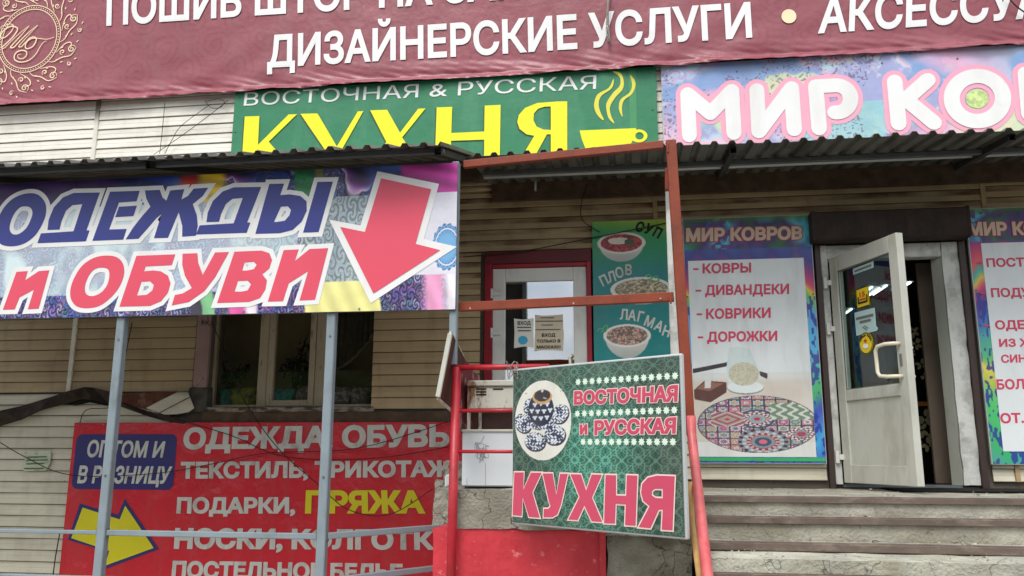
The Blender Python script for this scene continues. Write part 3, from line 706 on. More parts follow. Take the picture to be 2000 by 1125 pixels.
g = MB(); a = LW-.06; hz0, hz1 = lp.uv(1754, 736)[1], lp.uv(1746, 673)[1]; hz1 = max(hz1, hz0+.24)
g.tube([lp.W(a, hz1, 0), lp.W(a-.01, hz1, .05), lp.W(a-.06, hz1, .085), lp.W(a-.13, hz1-.01, .1), lp.W(a-.155, hz1-.04, .1), lp.W(a-.15, hz0+.04, .1), lp.W(a-.125, hz0+.01, .1), lp.W(a-.06, hz0, .085), lp.W(a-.01, hz0, .05), lp.W(a, hz0, 0)], .0145, 12)
g.build('handle', M['cream'], Lf)
g = lb(a-.014, a+.014, (hz0+hz1)/2-.045, (hz0+hz1)/2+.045, 0, .008, .003); g.build('lock', M['chrome'], Lf)
for y in (553, 643, 893):
    z = at(1620, y, -.02).z; g = MB().box((1.62, -.045, z-.05), (1.65, -.013, z+.05), .004); g.box((1.65, -.05, z-.022), (1.70, -.02, z+.022), .004); g.build('hinge', M['pvc'], Lf)
g = MB(); e = LW+.002
for z in (hz1-.03, hz0+.0): g.tube([lp.W(e-.06, z, -.06), lp.W(e-.06, z, -.085), lp.W(e-.06, z-.0, -.1)], .012, 8)
g.build('handle', M['pvc'], Lf)
# shutter box, rolled shut above the doorway
sb = MB().box((1.53, -.20, 3.392), (2.78, -.016, 3.636), .012); sb.box((1.525, -.205, 3.386), (1.545, -.014, 3.642)); sb.box((2.765, -.205, 3.386), (2.785, -.014, 3.642))
tag(sb.build('shutter_box', M['shutter']), 'dark brown rolling shutter box above the open carpet shop door', 'shutter box')
# ------------------------------------------------------------------ canopies
def canopy(name, label, x0, x1, ya, za, yb, zb, rafters, purl, ledger):
    """corrugated sheet from (y=ya, z=za) at the wall to (yb, zb) at the street"""
    T = thing(name, label, 'canopy', ((x0+x1)/2, ya, za))
    per = .130; prof = ((0, 0), (.062, 0), (.078, .026), (.108, .026), (.125, 0))
    V, F = [], []; x = x0; pts = []
    while x < x1:
        for dx, dz in prof:
            if x+dx <= x1: pts.append((x+dx, dz))
        x += per
    pts.append((x1, 0)); n = len(pts); ns = 8
    from mathutils import noise
    for t in (0, .0025):
        for i in range(ns+1):
            f = i/ns
            for a, b in pts:
                wv = noise.noise(Vector((a*1.3, f*2, 3)))*.012*f
                edge = noise.noise(Vector((a*3.1, 7, 1)))*.012 if i == ns else 0
                V.append((a, ya-.031+(yb-ya+.031)*f+edge, za+(zb-za)*f+b+t+wv))
    m_ = (ns+1)*n
    for i in range(ns):
        for k in range(n-1):
            a = i*n+k; F.append((a, a+1, a+n+1, a+n)); F.append((m_+a, m_+a+n, m_+a+n+1, m_+a+1))
    for k in range(n-1):
        a = ns*n+k; F.append((a, a+1, m_+a+1, m_+a))
    for i in range(ns):
        for k in (0, n-1): a = i*n+k; F.append((a, a+n, m_+a+n, m_+a))
    me = bpy.data.meshes.new('sheet'); me.from_pydata(V, [], F); me.update(); link('corrugated_sheet', me, M['sheet'], T)
    purl = purl
    zf = lambda y: za+(zb-za)*((y-ya)/(yb-ya))
    for x, ye in rafters:
        MB().hollow((x, ya-.005, zf(ya)-.031), (x, ye, zf(ye)-.031), .048).build('rafter', M['rafter'], T)
    for y in purl:
        MB().box((x0+.03, y-.02, zf(y)-.043), (x1-.02, y+.02, zf(y)-.006), .003).build('purlin', M['darksteel'], T)
    if ledger: MB().box((x0+.01, ya-.03, za-.17), (x1-.01, ya+.006, za+.045), .003).build('ledger', M['wood'], T)
    return T
canopy('canopy', 'long corrugated grey canopy above the blue and coral clothes banner', -7.3, -1.241, -.02, 4.255, -2.2, 3.622,
       [(x, -2.06) for x in (-6.9, -5.2, at(290, 325, -2.06).x, at(855, 300, -2.06).x)], (-.7, -2.0), True)
canopy('canopy', 'shallow corrugated canopy running above both entrance doors', -1.27, 4.6, -.02, 4.055, -1.2, 3.905,
       [(.79, -1.12), (2.773, -1.12), (4.2, -1.12)], (-.62,), True)
# pipe under the right canopy
a, b = at(905, 347, -.45), at(2000, 298, -.45)
g = MB().tube([(-1.26, -.45, a.z), (.0, -.45, (a.z+b.z)/2-.003), (4.6, -.45, b.z)], .022)
T = thing('pipe', 'pale horizontal pipe slung beneath the shallow canopy over the doors', 'pipe', (0, -.45, b.z))
g.build('pipe_run', M['alu'], T)
for x in (-.83, .45, 1.75, 3.1):
    MB().bar((x, -.45, b.z-.025), (x, -.46, b.z+.07), .012, .004).build('strap', M['black'], T)

# ------------------------------------------------------------------ posts and rails carrying the clothes banner
T = thing('banner_frame', 'blue-grey square steel posts with a low rail in front of the red banner', 'frame', (-2.4, -1.87, .12))
for x, zb in ((-3.64, .12), (-2.065, .12), (-1.205, 2.19), (-5.35, .12)): MB().box((x-(.031 if x < -1.21 else .025), -1.885, zb), (x+(.031 if x < -1.21 else .025), -1.823, 3.55 if x < -1.21 else 3.62), .006).build('post', M['bluegrey'], T)
for x0, x1 in ((-5.319, -3.671), (-3.609, -2.096)):
    zz = 1.066; q = .013 if x0 < -5 else .019
    MB().box((x0, -1.87, zz-q), (x1, -1.838, zz+q), .004).build('rail', M['bluegrey'], T)
    MB().box((x0, -1.87, .74), (x1, -1.838, .78), .004).build('rail', M['bluegrey'], T)
MB().bar((-2.033, -1.853, 1.07), (-1.385, -1.22, 1.086), .032, .04, .004).build('rail', M['bluegrey'], T)
MB().bar((-2.033, -1.853, .785), (-1.44, -1.22, .80), .032, .04, .004).build('rail', M['bluegrey'], T)
MB().box((-6.9, -1.86, 3.50), (-1.20, -1.82, 3.54), .004).build('top_beam', M['bluegrey'], T)

# ------------------------------------------------------------------ clothes banner ОДЕЖДЫ и ОБУВИ
pb = Pl((0, -1.905, 0)); bu1, bv1 = pb.uv(895, 317); _, bv0 = pb.uv(893, 605); bu0 = -7.0
T = thing('clothes_banner', 'long bright fractal-printed banner with blue and coral letters and a red down arrow', 'banner', (-3.6, -1.905, bv0))
bul = pb.uv(0, 500)[0]
def banner_fn(u, v):
    x = (bu0+u*(bu1-bu0)-bul)/(bu1-bul)*895     # roughly photo columns along the banner
    j1 = julia((x/895-.5)*3.0, (v-.5)*.95, (-.745, .113)); j2 = julia(((x+140)/300) % 2-1, (v-.3)*1.1, (-.77, .10)); j3 = julia((x-560)/240, (v-.72)*1.3, (-.39, -.587), 50)
    A = pal(j1/11, [(20, 18, 40), (44, 60, 140), (110, 150, 210), (28, 20, 50), (120, 60, 140), (226, 200, 226), (30, 24, 60)])
    Bc = pal(j2/9+.2, [(16, 14, 30), (60, 96, 190), (190, 90, 160), (240, 200, 220), (40, 30, 80), (80, 170, 210)])
    Cc = pal(j3/8, [(30, 50, 110), (86, 130, 190), (24, 30, 60), (150, 190, 210), (60, 90, 80), (226, 222, 200)])
    c = A.copy()
    def curls(cs, seed, cols):
        X = (u*(bu1-bu0))/cs; Y = v*(bv1-bv0)/cs; best = np.full(x.shape, 9.); ang = np.zeros(x.shape); ids = np.zeros(x.shape)
        for di in (-1, 0, 1):
            for dj in (-1, 0, 1):
                ci, cj = np.floor(X)+di, np.floor(Y)+dj; h1 = (np.sin(ci*12.9+cj*78.2+seed)*43758.5) % 1; h2 = (np.sin(ci*39.3+cj*11.1+seed)*24634.6) % 1
                dx, dy = X-ci-.2-.6*h1, Y-cj-.2-.6*h2; r = np.hypot(dx, dy)/(.55+.5*h1); k = r < best
                best = np.where(k, r, best); ang = np.where(k, np.arctan2(dy, dx)*np.where(h2 > .5, 1, -1), ang); ids = np.where(k, h1, ids)
        sp = .5+.5*np.sin(best*13-ang*2+ids*6); t = pal(ids*2+np.floor(sp*2.99)*.29+best*.2, cols); return t*(.35+.65*sstep(.1, .6, sp))[..., None]
    K1 = curls(.085, 3, [(40, 90, 200), (150, 120, 220), (236, 224, 240), (24, 22, 44), (70, 170, 220), (210, 90, 170)])
    K2 = curls(.05, 9, [(30, 30, 60), (60, 110, 190), (206, 210, 226), (110, 60, 130), (24, 22, 40)])
    wk = sstep(.42, .55, fbm(x/45, v*6, 3, 31)); A = A*(1-wk[..., None])+K2*wk[..., None]; Bc = Bc*.25+K1*.75; Cc = Cc*.5+K2*.5
    K3 = curls(.12, 5, [(150, 176, 190), (206, 222, 226), (110, 140, 150), (226, 226, 210), (170, 200, 220)]); A = A*.35+K1*.65; Cc = Cc*.3+K3*.7
    def reg(x0, x1, col, m=18, amt=1.0):
        wob = 26*(fbm(x/60, v*5, 3, 5)-.5)+40*(v-.8)
        return np.clip(sstep(x0-m, x0+m, x+wob)*(1-sstep(x1-m, x1+m, x+wob))*amt, 0, 1), col
    top = c
    for r_, col in (reg(-2000, -150, (60, 30, 90)), reg(50, 112, (196, 44, 36)), reg(112, 190, (232, 190, 40)), reg(270, 400, (34, 56, 128), 30, .8), reg(408, 470, (30, 130, 60), 10, .85), reg(478, 505, (150, 150, 50), 8, .8), reg(640, 735, (60, 92, 176), 25, .75), reg(735, 1000, (190, 60, 150), 12)):
        top = mixc(top, col, r_)
    shade = (1+.12*np.sin(v*60+x/30))[..., None]; top = top*shade
    mid = mixc(np.where((((x > 240) & (x < 420)) | (x > 430) & (x < 740))[..., None], Cc, A), (224, 242, 246), np.where((x > 425) & (x < 745), .25, .66))
    mid = mixc(mid, (222, 240, 240), (1-sstep(.3, .55, fbm(x/80, v*2.8, 3, 2)))*.9*((x < 425) | (x > 745)))
    mid = mixc(mid, (236, 232, 240), sstep(720, 760, x)*.9)
    mid = mixc(mid, (206, 212, 190), ((x > 440) & (x < 700)).astype(float)*.18)
    bot = Bc
    for r_, col in (reg(78, 108, (70, 66, 80), 3), reg(108, 150, (132, 196, 140), 4), reg(195, 250, (236, 96, 170), 8), reg(248, 285, (244, 232, 236), 8), reg(432, 650, (240, 234, 152), 5), reg(775, 835, (246, 166, 206), 14), reg(835, 1000, (248, 240, 246), 16)):
        bot = mixc(bot, col, r_)
    bot = bot*(1+.05*np.sin((x+v*200)/9))[..., None]
    f1 = sstep(.795, .80, v+.0*x); c = mixc(mid, (0, 0, 0), np.zeros(x.shape)); c = mid*(1-f1[..., None])+top*f1[..., None]
    vb = .155+.05*np.clip((x-260)/200, 0, 1)+.03*(x > 640); f2 = 1-sstep(vb-.004, vb+.004, v); c = c*(1-f2[..., None])+bot*f2[..., None]
    # spiral rosettes
    for cx, cy, R_, cols in ((868, .42, .165, ((120, 176, 220), (60, 90, 150), (238, 240, 248))), (330, .92, .07, ((40, 70, 160), (14, 16, 34), (70, 110, 190))), (700, .62, .10, ((126, 160, 210), (60, 80, 130), (190, 206, 226))), (170, .5, .0, ((0, 0, 0),)*3)):
        if R_ == 0: continue
        dx = (x-cx)/895*(bu1-bul); dy = (v-cy)*(bv1-bv0); r = np.hypot(dx, dy)/R_; th = np.arctan2(dy, dx)
        rag = 1+.10*np.abs(((th*8/np.pi+r*1.5) % 1)-.5)*2
        k = (1-sstep(.93, .97, r/rag)); ring = .5+.5*np.sin(r*26+np.sin(th*22)*.8) if cx > 800 else .5+.5*np.sin(r*12-th*2)
        col = mixc(np.ones(x.shape+(3,))*np.array(cols[0], float), cols[1], np.clip(ring*sstep(.55, .7, r) if cx > 800 else ring, 0, 1)); col = mixc(col, cols[2], (sstep(.72, .78, r)*(1-sstep(.8, .84, r))))
        c = c*(1-k[..., None])+col*k[..., None]
    return np.clip(c, 8, 250)
def sheet_backing(pl, u0, u1, v0, v1, t, m, parent, name='backing', bev=.002):
    return MB().frame(pl.W((u0+u1)/2, (v0+v1)/2, -t/2), pl.ex*(u1-u0), pl.ey*(v1-v0), pl.n*t, bev).build(name, m, parent)
sheet_backing(pb, bu0, bu1, bv0, bv1, .014, M['darksteel'], T)
print_grid(pb, bul-.2, bu1-.004, bv0+.004, bv1-.004, .0045, banner_fn, M['printed'], T, 'printed_sheet', .002)
A_ = lambda L_: [(x/3.309, 300+y/3.309) for x, y in L_]
B_ = lambda L_: [(300+x/3.309, 300+y/3.309) for x, y in L_]
C_ = lambda L_: [(600+x/3.309, 300+y/3.309) for x, y in L_]
Dl = [(310, 495), (318, 430), (350, 350), (410, 285), (480, 256), (648, 253), (562, 497), (582, 498), (558, 568), (245, 580), (268, 517), (478, 503), (535, 328), (470, 335), (430, 370), (400, 440), (388, 492)]
D2 = [(x+34+(x-310)*15/338, y-48-(y-450)*.06) for x, y in Dl]
blue = [[A_(smooth_loop([(185, 258), (250, 268), (295, 320), (300, 390), (275, 460), (230, 530), (165, 580), (90, 600), (20, 592), (-20, 555), (-32, 500), (0, 400), (50, 325), (110, 280)])), A_(smooth_loop([(150, 343), (195, 348), (213, 378), (205, 420), (175, 480), (130, 518), (90, 523), (68, 500), (68, 460), (90, 400), (120, 360)]))],
        [A_(Dl)], [A_([(715, 248), (905, 242), (885, 310), (772, 318), (708, 492), (822, 488), (800, 557), (600, 565)])], [A_([(772, 345), (888, 338), (865, 405), (748, 412)])],
        [B_([(-53, 240), (42, 236), (60, 285), (85, 305), (110, 240), (200, 231), (182, 298), (225, 275), (262, 228), (355, 222), (320, 275), (255, 328), (282, 400), (288, 470), (275, 532), (187, 538), (188, 470), (165, 380), (95, 545), (5, 548), (55, 390), (20, 420), (-40, 490), (-95, 552), (-178, 556), (-130, 480), (-75, 410), (-18, 345), (-45, 290)])],
        [B_(D2)], [B_([(750, 198), (845, 196), (820, 270), (880, 265), (950, 275), (990, 310), (992, 370), (960, 440), (900, 495), (820, 515), (660, 520)]), B_([(825, 345), (870, 342), (890, 365), (880, 400), (850, 435), (800, 443), (780, 443)])],
        [B_([(1062, 185), (1160, 183), (1068, 508), (968, 512)])]]
shapes(pb, blue, M['navytx'], T, 'letter', .006, edge=.034, em=M['whitetx'], edge_name='letter_edge')
coral = [[A_([(110, 765), (183, 760), (165, 820), (255, 760), (322, 755), (253, 1003), (183, 1007), (222, 880), (130, 930), (98, 1008), (22, 1010)])],
         [A_(smooth_loop([(690, 660), (760, 672), (800, 720), (803, 790), (770, 870), (715, 935), (645, 985), (570, 1000), (500, 988), (462, 940), (460, 870), (490, 790), (540, 720), (610, 675)])), A_(smooth_loop([(655, 738), (700, 748), (710, 790), (695, 850), (655, 900), (600, 922), (560, 908), (552, 860), (575, 795), (610, 752)]))],
         [B_([(-108, 662), (143, 652), (120, 722), (-48, 730), (-60, 762), (0, 756), (50, 762), (95, 790), (112, 840), (95, 900), (50, 955), (-20, 985), (-218, 990)]), B_([(-75, 830), (-20, 826), (5, 850), (-5, 885), (-42, 914), (-105, 918)])],
         [B_([(190, 648), (285, 645), (290, 705), (320, 785), (400, 640), (490, 637), (400, 800), (330, 890), (230, 960), (120, 982), (140, 915), (190, 905), (250, 870), (205, 790), (188, 720)])],
         [B_([(525, 635), (700, 628), (750, 645), (768, 690), (750, 745), (705, 782), (735, 820), (725, 880), (690, 935), (620, 960), (412, 967)]), B_([(590, 705), (650, 700), (668, 720), (650, 748), (605, 757), (575, 757)]), B_([(548, 825), (610, 822), (632, 845), (610, 885), (570, 893), (525, 893)])],
         [B_([(843, 625), (940, 620), (915, 695), (1010, 618), (1130, 612), (1045, 945), (945, 950), (1000, 762), (875, 840), (838, 955), (740, 957)])]]
shapes(pb, coral, M['rosetx'], T, 'letter', .006, edge=.034, em=M['whitetx'], edge_name='letter_edge')
shapes(pb, [[C_([(455, 115), (853, 197), (755, 553), (968, 603), (412, 968), (143, 428), (345, 465)])]], M['whitetx'], T, 'arrow_border', .005)
shapes(pb, [[C_([(480, 162), (803, 232), (702, 585), (862, 625), (430, 905), (215, 475), (375, 508)])]], M['rosetx'], T, 'down_arrow', .008)
g = MB()
for u in np.arange(bul-.2, bu1, .42):
    g.tube([pb.W(u+.05, bv0+.02, .002), pb.W(u+.05, bv0+.02, .008)], .007, 8)
g.build('grommets', M['chrome'], T)

# ------------------------------------------------------------------ red oxide frame of the cafe porch
T = thing('porch_frame', 'rust-brown square tube porch frame right of the clothes banner', 'frame', (.3, -1.93, 1.36))
pA, pB2 = at(1310, 275, -1.93), at(1348, 850, -1.93)
MB().bar(pB2, pA, .068, .06, .005, up=Vector((0, 1, 0))).build('post', M['rust'], T)
def pr(a, b, ya, yb, w=.062, nm='rail'):
    p, q = at(*a, ya), at(*b, yb); return MB().bar(p, q, .04, w, .004).build(nm, M['rust'], T)
pr((906, 322), (1296, 283), -1.79, -1.90, .055, 'top_rail'); pr((897, 600), (1316, 580), -1.79, -1.90, .062, 'middle_rail')
g = MB().bar(at(1306, 330, -1.80), at(1306, 372, -1.8), .05, .05, .004); g.build('stub', M['rust'], T)
# pale board edge behind the porch post
a, b = at(1299, 372, -.9), at(1340, 700, -.9)
g = MB().box((a.x, -.93, 1.36), (a.x+.09, -.90, a.z), .004)
tag(g.build('pale_post', M['plaster']), 'narrow pale upright strip just behind the rust-brown porch post', 'post')

# ------------------------------------------------------------------ cafe landing and stairs
T = thing('cafe_landing', 'concrete cafe landing on a red painted base under the tilted green sign', 'landing', (-.6, -1.0, 0))
g = MB().box((-1.23, -1.80, 1.128), (-.215, -.03, 1.372)); g.rough(.012, .07, 1); g.build('slab', M['conc'], T)
g = MB().box((-.214, -1.80, 1.10), (.33, -.03, 1.362)); g.rough(.012, .07, 4); g.build('slab', M['conc'], T)
g = MB().box((-1.33, -1.79, .12), (-.215, -1.2, 1.127)); g.rough(.006, .09, 2); g.build('red_base', M['redwall'], T)
g = MB().box((-.245, -1.82, .12), (-.205, -1.78, 1.12), .003); g.build('corner_post', M['redwall'], T)
g = MB().box((-.204, -1.76, .12), (.335, -1.2, 1.098)); g.rough(.016, .08, 7); g.build('concrete_base', M['conc'], T)
g = MB().box((-1.47, -1.22, 1.09), (-1.23, -.9, 1.40)); g.rough(.03, .06, 11); g.build('broken_corner', M['conc'], T)
g = MB().box((-1.40, -1.16, 1.38), (-1.22, -.95, 1.53)); g.rough(.05, .06, 17); g.build('broken_corner', M['conc'], T)
g = MB().box((-1.43, -1.2, .12), (-1.335, -.2, 1.08)); g.rough(.01, .1, 3); g.build('side_base', M['redwall'], T)

S = thing('entrance_stairs', 'worn concrete stairs with brown steel nosings leading to the carpet shop door', 'stairs', (2.6, -1.6, 0))
SX0, SX1 = .345, 4.7
def step(y, ztop, zbot, yback, seed, mk='conc', slope=0):
    g = MB().box((SX0, y, zbot), (SX1, yback, ztop-.012)); g.rough(.007, .09, seed); g.build('step', M[mk], S)
g = MB().box((SX0, -1.74, 1.20), (SX1, -.005, 1.335)); g.rough(.004, .12, 20); g.build('landing', M['tread'], S)
def nosing(y, z, h=.05, d=.06, tilt=0):
    MB().bar((SX0-.005, y-.004, z-h/2+tilt), (SX1, y-.004, z-h/2-tilt), .012, h, .002, up=Vector((0, 0, 1))).build('nosing', M['nosing'], S)
    MB().bar((SX0-.005, y+d/2, z+.002+tilt), (SX1, y+d/2, z+.002-tilt), d, .005, 0, up=Vector((0, 0, 1))).build('nosing', M['nosing'], S)
nosing(-1.755, 1.345, .034)
step(-1.735, 1.30, 1.19, -1.2, 31)
step(-2.09, 1.245, 1.10, -1.76, 33, 'tread'); nosing(-2.105, 1.246, .036, tilt=-.002)
step(-2.08, 1.20, 1.06, -1.77, 34, 'concl')
step(-2.44, 1.125, 1.04, -2.10, 35, 'tread'); nosing(-2.455, 1.128, .040, tilt=.004)
step(-2.43, 1.08, .9, -2.11, 36)
step(-2.80, 1.098, .9, -2.46, 38, 'concl'); nosing(-2.815, 1.015, .045)
step(-2.795, .97, .80, -2.45, 39)
step(-3.15, .85, .6, -2.82, 40); nosing(-3.165, .852, .045)
step(-3.5, .70, .3, -3.17, 41, 'tread'); step(-3.85, .45, .12, -3.52, 42)
# mat and rubbish on the landing
g = MB().box((1.95, -.62, 1.338), (3.0, -.05, 1.352), .004); g.rough(.004, .08, 6)
tag(g.build('door_mat', M['black']), 'thin black rubber mat at the foot of the open carpet shop door', 'mat')

# red railing of the cafe landing
T = thing('railing', 'bright red tubular railing in front of the white cabinet', 'railing', (-1.18, -1.86, .12))
MB().tube([(-1.20, -1.86, .12), (-1.178, -1.86, 2.175)], .031, 16).build('post', M['redpaint'], T)
MB().tube([(-1.20, -1.86, 2.172), (-.55, -1.90, 2.168)], .019, 12).build('top_rail', M['redpaint'], T)
for z in (1.885, 1.62): MB().tube([(-1.17, -1.86, z), (-.60, -1.89, z)], .012, 10).build('rail', M['redpaint'], T)
# stair handrail
T = thing('handrail', 'faded pink-red pipe handrail sloping down beside the stairs', 'handrail', (.33, -2.6, .9))
h0, h1 = at(1351, 850, -1.97), at(1382, 1125, -3.0); dd = (h1-h0)
MB().tube([h0+Vector((0, 0, .12)), h0, h0+dd*.5, h1, h1+dd*.25], .029, 16).build('pipe', M['pinkpipe'], T)
h2, h3 = at(1353, 1030, -2.4), at(1366, 1125, -2.9)
MB().tube([h2+Vector((-.01, 0, .25)), h2, h3, h3+(h3-h2)*.6], .017, 10).build('lower_pipe', M['yellowpipe'], T)
MB().box((.26, -1.99, 1.10), (.30, -1.95, 1.76), .003).build('bracket', M['boardback'], T)

# ------------------------------------------------------------------ tilted green cafe sign
c0 = at(1005, 718, -1.99); rr = ray(1342, 692)
# width direction chosen from the two surveyed corners
q1 = at(1342, 692, -2.80); ex = Vector((q1.x-c0.x, q1.y-c0.y, 0)).normalized()
pk = Pl((c0.x, c0.y, 0), ex, (0, 0, 1))
kv1 = (pk.uv(1005, 718)[1]+pk.uv(1342, 692)[1])/2; kv0 = (pk.uv(995, 1022)[1]+pk.uv(1330, 1055)[1])/2
ku0 = (pk.uv(1005, 718)[0]+pk.uv(995, 1022)[0])/2; ku1 = (pk.uv(1342, 692)[0]+pk.uv(1330, 1055)[0])/2
tilt = (pk.uv(995, 1022)[0]-pk.uv(1005, 718)[0]+pk.uv(1330, 1055)[0]-pk.uv(1342, 692)[0])/2/(kv1-kv0)
tilt *= .05; ey = (Vector((0, 0, 1))-ex*tilt).normalized(); exr = (ex+Vector((0, 0, 1))*tilt).normalized()
pk = Pl((c0.x, c0.y, 0), exr, ey)
cs = [pk.uv(*p) for p in ((1005, 718), (1342, 692), (995, 1022), (1330, 1055))]
ku0, ku1, kv0, kv1 = (cs[0][0]+cs[2][0])/2, (cs[1][0]+cs[3][0])/2, (cs[2][1]+cs[3][1])/2, (cs[0][1]+cs[1][1])/2
T = thing('cafe_sign', 'square tilted green cafe sign with an oval teapot picture and pink letters', 'sign', pk.W((ku0+ku1)/2, kv0, -.04))
sheet_backing(pk, ku0, ku1, kv0, kv1, .03, M['alu'], T, 'frame', .006)
def cafe_fn(u, v):
    x, y = (u-.5)*1.0, (v-.5)*1.0
    S = 1.12; X, Y = x*S, y*S; line = np.zeros(x.shape); dk = np.zeros(x.shape)
    def add(d, w=.0042):
        nonlocal line, dk
        line = np.maximum(line, 1-sstep(w*.6, w, np.abs(d))); dk = np.maximum(dk, 1-sstep(w*1.2, w*3.2, np.abs(d)))
    P = .205
    for ox, oy in ((0, 0), (.5, .5)):
        fx, fy = (X/P+ox+.5) % 1-.5, (Y/P+oy+.5) % 1-.5; fx, fy = fx*P, fy*P; r = np.hypot(fx, fy); th = np.arctan2(fy, fx)
        add(r-.052*(1+.28*np.cos(th*6))); add(r-.085-.010*np.cos(th*8)); add((r-.115+.012*np.cos(th*4))); add((np.abs(np.abs(fx)-np.abs(fy))-.012)+(r > .05)*9*0+(r < .045)*1)
        add((r-.026)); add(np.abs(np.sin(th*4+r*40))*.02+(r > .05)*1+(r < .012)*1, .003)
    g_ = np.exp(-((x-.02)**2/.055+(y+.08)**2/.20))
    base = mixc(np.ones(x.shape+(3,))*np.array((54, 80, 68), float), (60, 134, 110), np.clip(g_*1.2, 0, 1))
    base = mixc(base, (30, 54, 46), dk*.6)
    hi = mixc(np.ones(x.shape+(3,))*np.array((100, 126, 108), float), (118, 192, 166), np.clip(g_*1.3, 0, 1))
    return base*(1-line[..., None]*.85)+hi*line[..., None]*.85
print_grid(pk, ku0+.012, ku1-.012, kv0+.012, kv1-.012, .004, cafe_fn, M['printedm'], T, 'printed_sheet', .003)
Z7 = lambda L_: [(980+x/2.885, 680+y/2.885) for x, y in L_]
z7 = lambda x, y: (980+x/2.885, 680+y/2.885)
lettering(pk, 'ВОСТОЧНАЯ', Z7([(412, 243), (998, 207), (411, 319), (994, 301)]), M['crimson'], T, bold=.05, h=.008, edge=.05, em=M['paletx'])
lettering(pk, 'и', Z7([(444, 430), (486, 428), (444, 487), (487, 486)]), M['crimson'], T, bold=.05, h=.008, edge=.05, em=M['paletx'])
lettering(pk, 'РУССКАЯ', Z7([(527, 407), (988, 389), (526, 491), (984, 481)]), M['crimson'], T, bold=.05, h=.008, edge=.05, em=M['paletx'])
# КУХНЯ in heavy condensed capitals
kk = [[Z7([(76, 700), (128, 700), (125, 800), (170, 702), (228, 702), (176, 812), (218, 955), (158, 950), (122, 838), (116, 945), (66, 940)])],
      [Z7([(236, 706), (290, 706), (312, 830), (334, 708), (376, 708), (338, 880), (318, 935), (290, 952), (240, 952), (242, 905), (268, 905), (280, 890), (270, 860)])],
      [Z7([(392, 710), (450, 712), (480, 805), (512, 712), (568, 714), (512, 842), (570, 978), (512, 975), (470, 885), (432, 968), (380, 965), (444, 838)])],
      [Z7([(590, 715), (648, 716), (648, 830), (706, 832), (710, 716), (768, 718), (758, 1000), (700, 996), (704, 880), (646, 876), (642, 988), (582, 985)])],
      [Z7([(978, 722), (880, 718), (828, 730), (796, 765), (790, 815), (802, 860), (838, 890), (776, 1008), (842, 1014), (888, 910), (912, 908), (906, 1022), (966, 1026)]), Z7([(912, 792), (912, 846), (870, 844), (850, 830), (850, 806), (866, 792)])]]
shapes(pk, kk, M['crimson'], T, 'letter', .008, edge=.0085, em=M['paletx'], edge_name='letter_edge')
stars = []
def star(cx, cy, r):
    c = pk.uv(*z7(cx, cy)); return [[(c[0]+(r if i % 2 == 0 else r*.62)*math.cos(i*math.pi/8), c[1]+(r if i % 2 == 0 else r*.62)*math.sin(i*math.pi/8)) for i in range(16)]]
for (xa_, ya_), (xb_, yb_), n_ in (((434, 191), (980, 156), 14), ((430, 370), (976, 349), 14), ((462, 528), (968, 528), 13)):
    for i in range(n_): f = i/(n_-1); f = f*.93+.07*f*f; stars.append(star(xa_+(xb_-xa_)*f, ya_+(yb_-ya_)*f, .0235))
shapes(pk, stars, mat('pale star print', (224, 244, 224), .4, .4, var=.03), T, 'printed_star', .006, px=False)
ov = [pk.uv(*z7(*p)) for p in ((77, 408), (397, 400), (237, 180), (237, 635))]
oc = ((ov[0][0]+ov[1][0])/2, (ov[2][1]+ov[3][1])/2); orx = (ov[1][0]-ov[0][0])/2; ory = (ov[2][1]-ov[3][1])/2
def pot_fn(u, v):
    X, Y = u*320, (1-v)*455       # picture coordinates inside the oval (from its top left)
    c = np.ones(u.shape+(3,))*np.array((232, 230, 218), float); c = c*(1-.06*fbm(X/60, Y/60, 3, 3))[..., None]
    pat = (np.sin(X/5.2+2.4*np.sin(Y/8))*np.sin(Y/6+2.2*np.sin(X/9)) > -.05)
    def el(cx, cy, rx, ry, rot=0): a, b = X-cx, Y-cy; cc_, s_ = math.cos(rot), math.sin(rot); return ((a*cc_+b*s_)/rx)**2+((-a*s_+b*cc_)/ry)**2 < 1
    for cx, cy, rx, ry, rot in ((80, 140, 26, 40, .3), (258, 195, 42, 52, .4), (48, 240, 44, 56, -.5), (228, 310, 56, 52, -.3), (118, 345, 58, 50, .2)):
        e = el(cx+3, cy+6, rx+4, ry+5, rot); c[e] = (52, 54, 68)
        e = el(cx, cy, rx, ry, rot); c[e & pat] = (52, 58, 88); c[e & ~pat] = (222, 228, 232)
    e = el(150, 222, 92, 62); c[e & pat] = (60, 64, 88); c[e & ~pat] = (214, 220, 228)
    e = el(152, 165, 72, 96); c[e] = (40, 42, 62); fl = np.zeros(u.shape, bool)
    for mx_, my_ in ((118, 138), (152, 132), (188, 138), (100, 172), (134, 176), (170, 176), (204, 172), (118, 212), (152, 216), (186, 212)):
        aa = np.arctan2(Y-my_, X-mx_); fl |= np.hypot(X-mx_, Y-my_) < 11*(1+.35*np.cos(aa*3+1.57))
    c[e & fl] = (206, 214, 226)
    e = el(160, 96, 56, 42); c[e] = (196, 158, 108); e = el(160, 88, 46, 34); c[e] = (58, 46, 52); c[el(160, 60, 8, 9)] = (200, 196, 190); c[el(175, 104, 12, 3, .4)] = (190, 180, 170)
    for cx, cy in ((66, 72), (268, 70)): c[el(cx, cy, 8, 5) & ~el(cx, cy+2, 5, 3)] = (150, 146, 130)
    return c
print_grid(pk, oc[0]-orx, oc[0]+orx, oc[1]-ory, oc[1]+ory, .0035, pot_fn, M['printedm'], T, 'teapot_picture', .0055, mask=lambda u, v: ((u-.5)**2+(v-.5)**2) < .25)
a = pk.W(ku0+.02, kv1-.0, .0); g = MB()
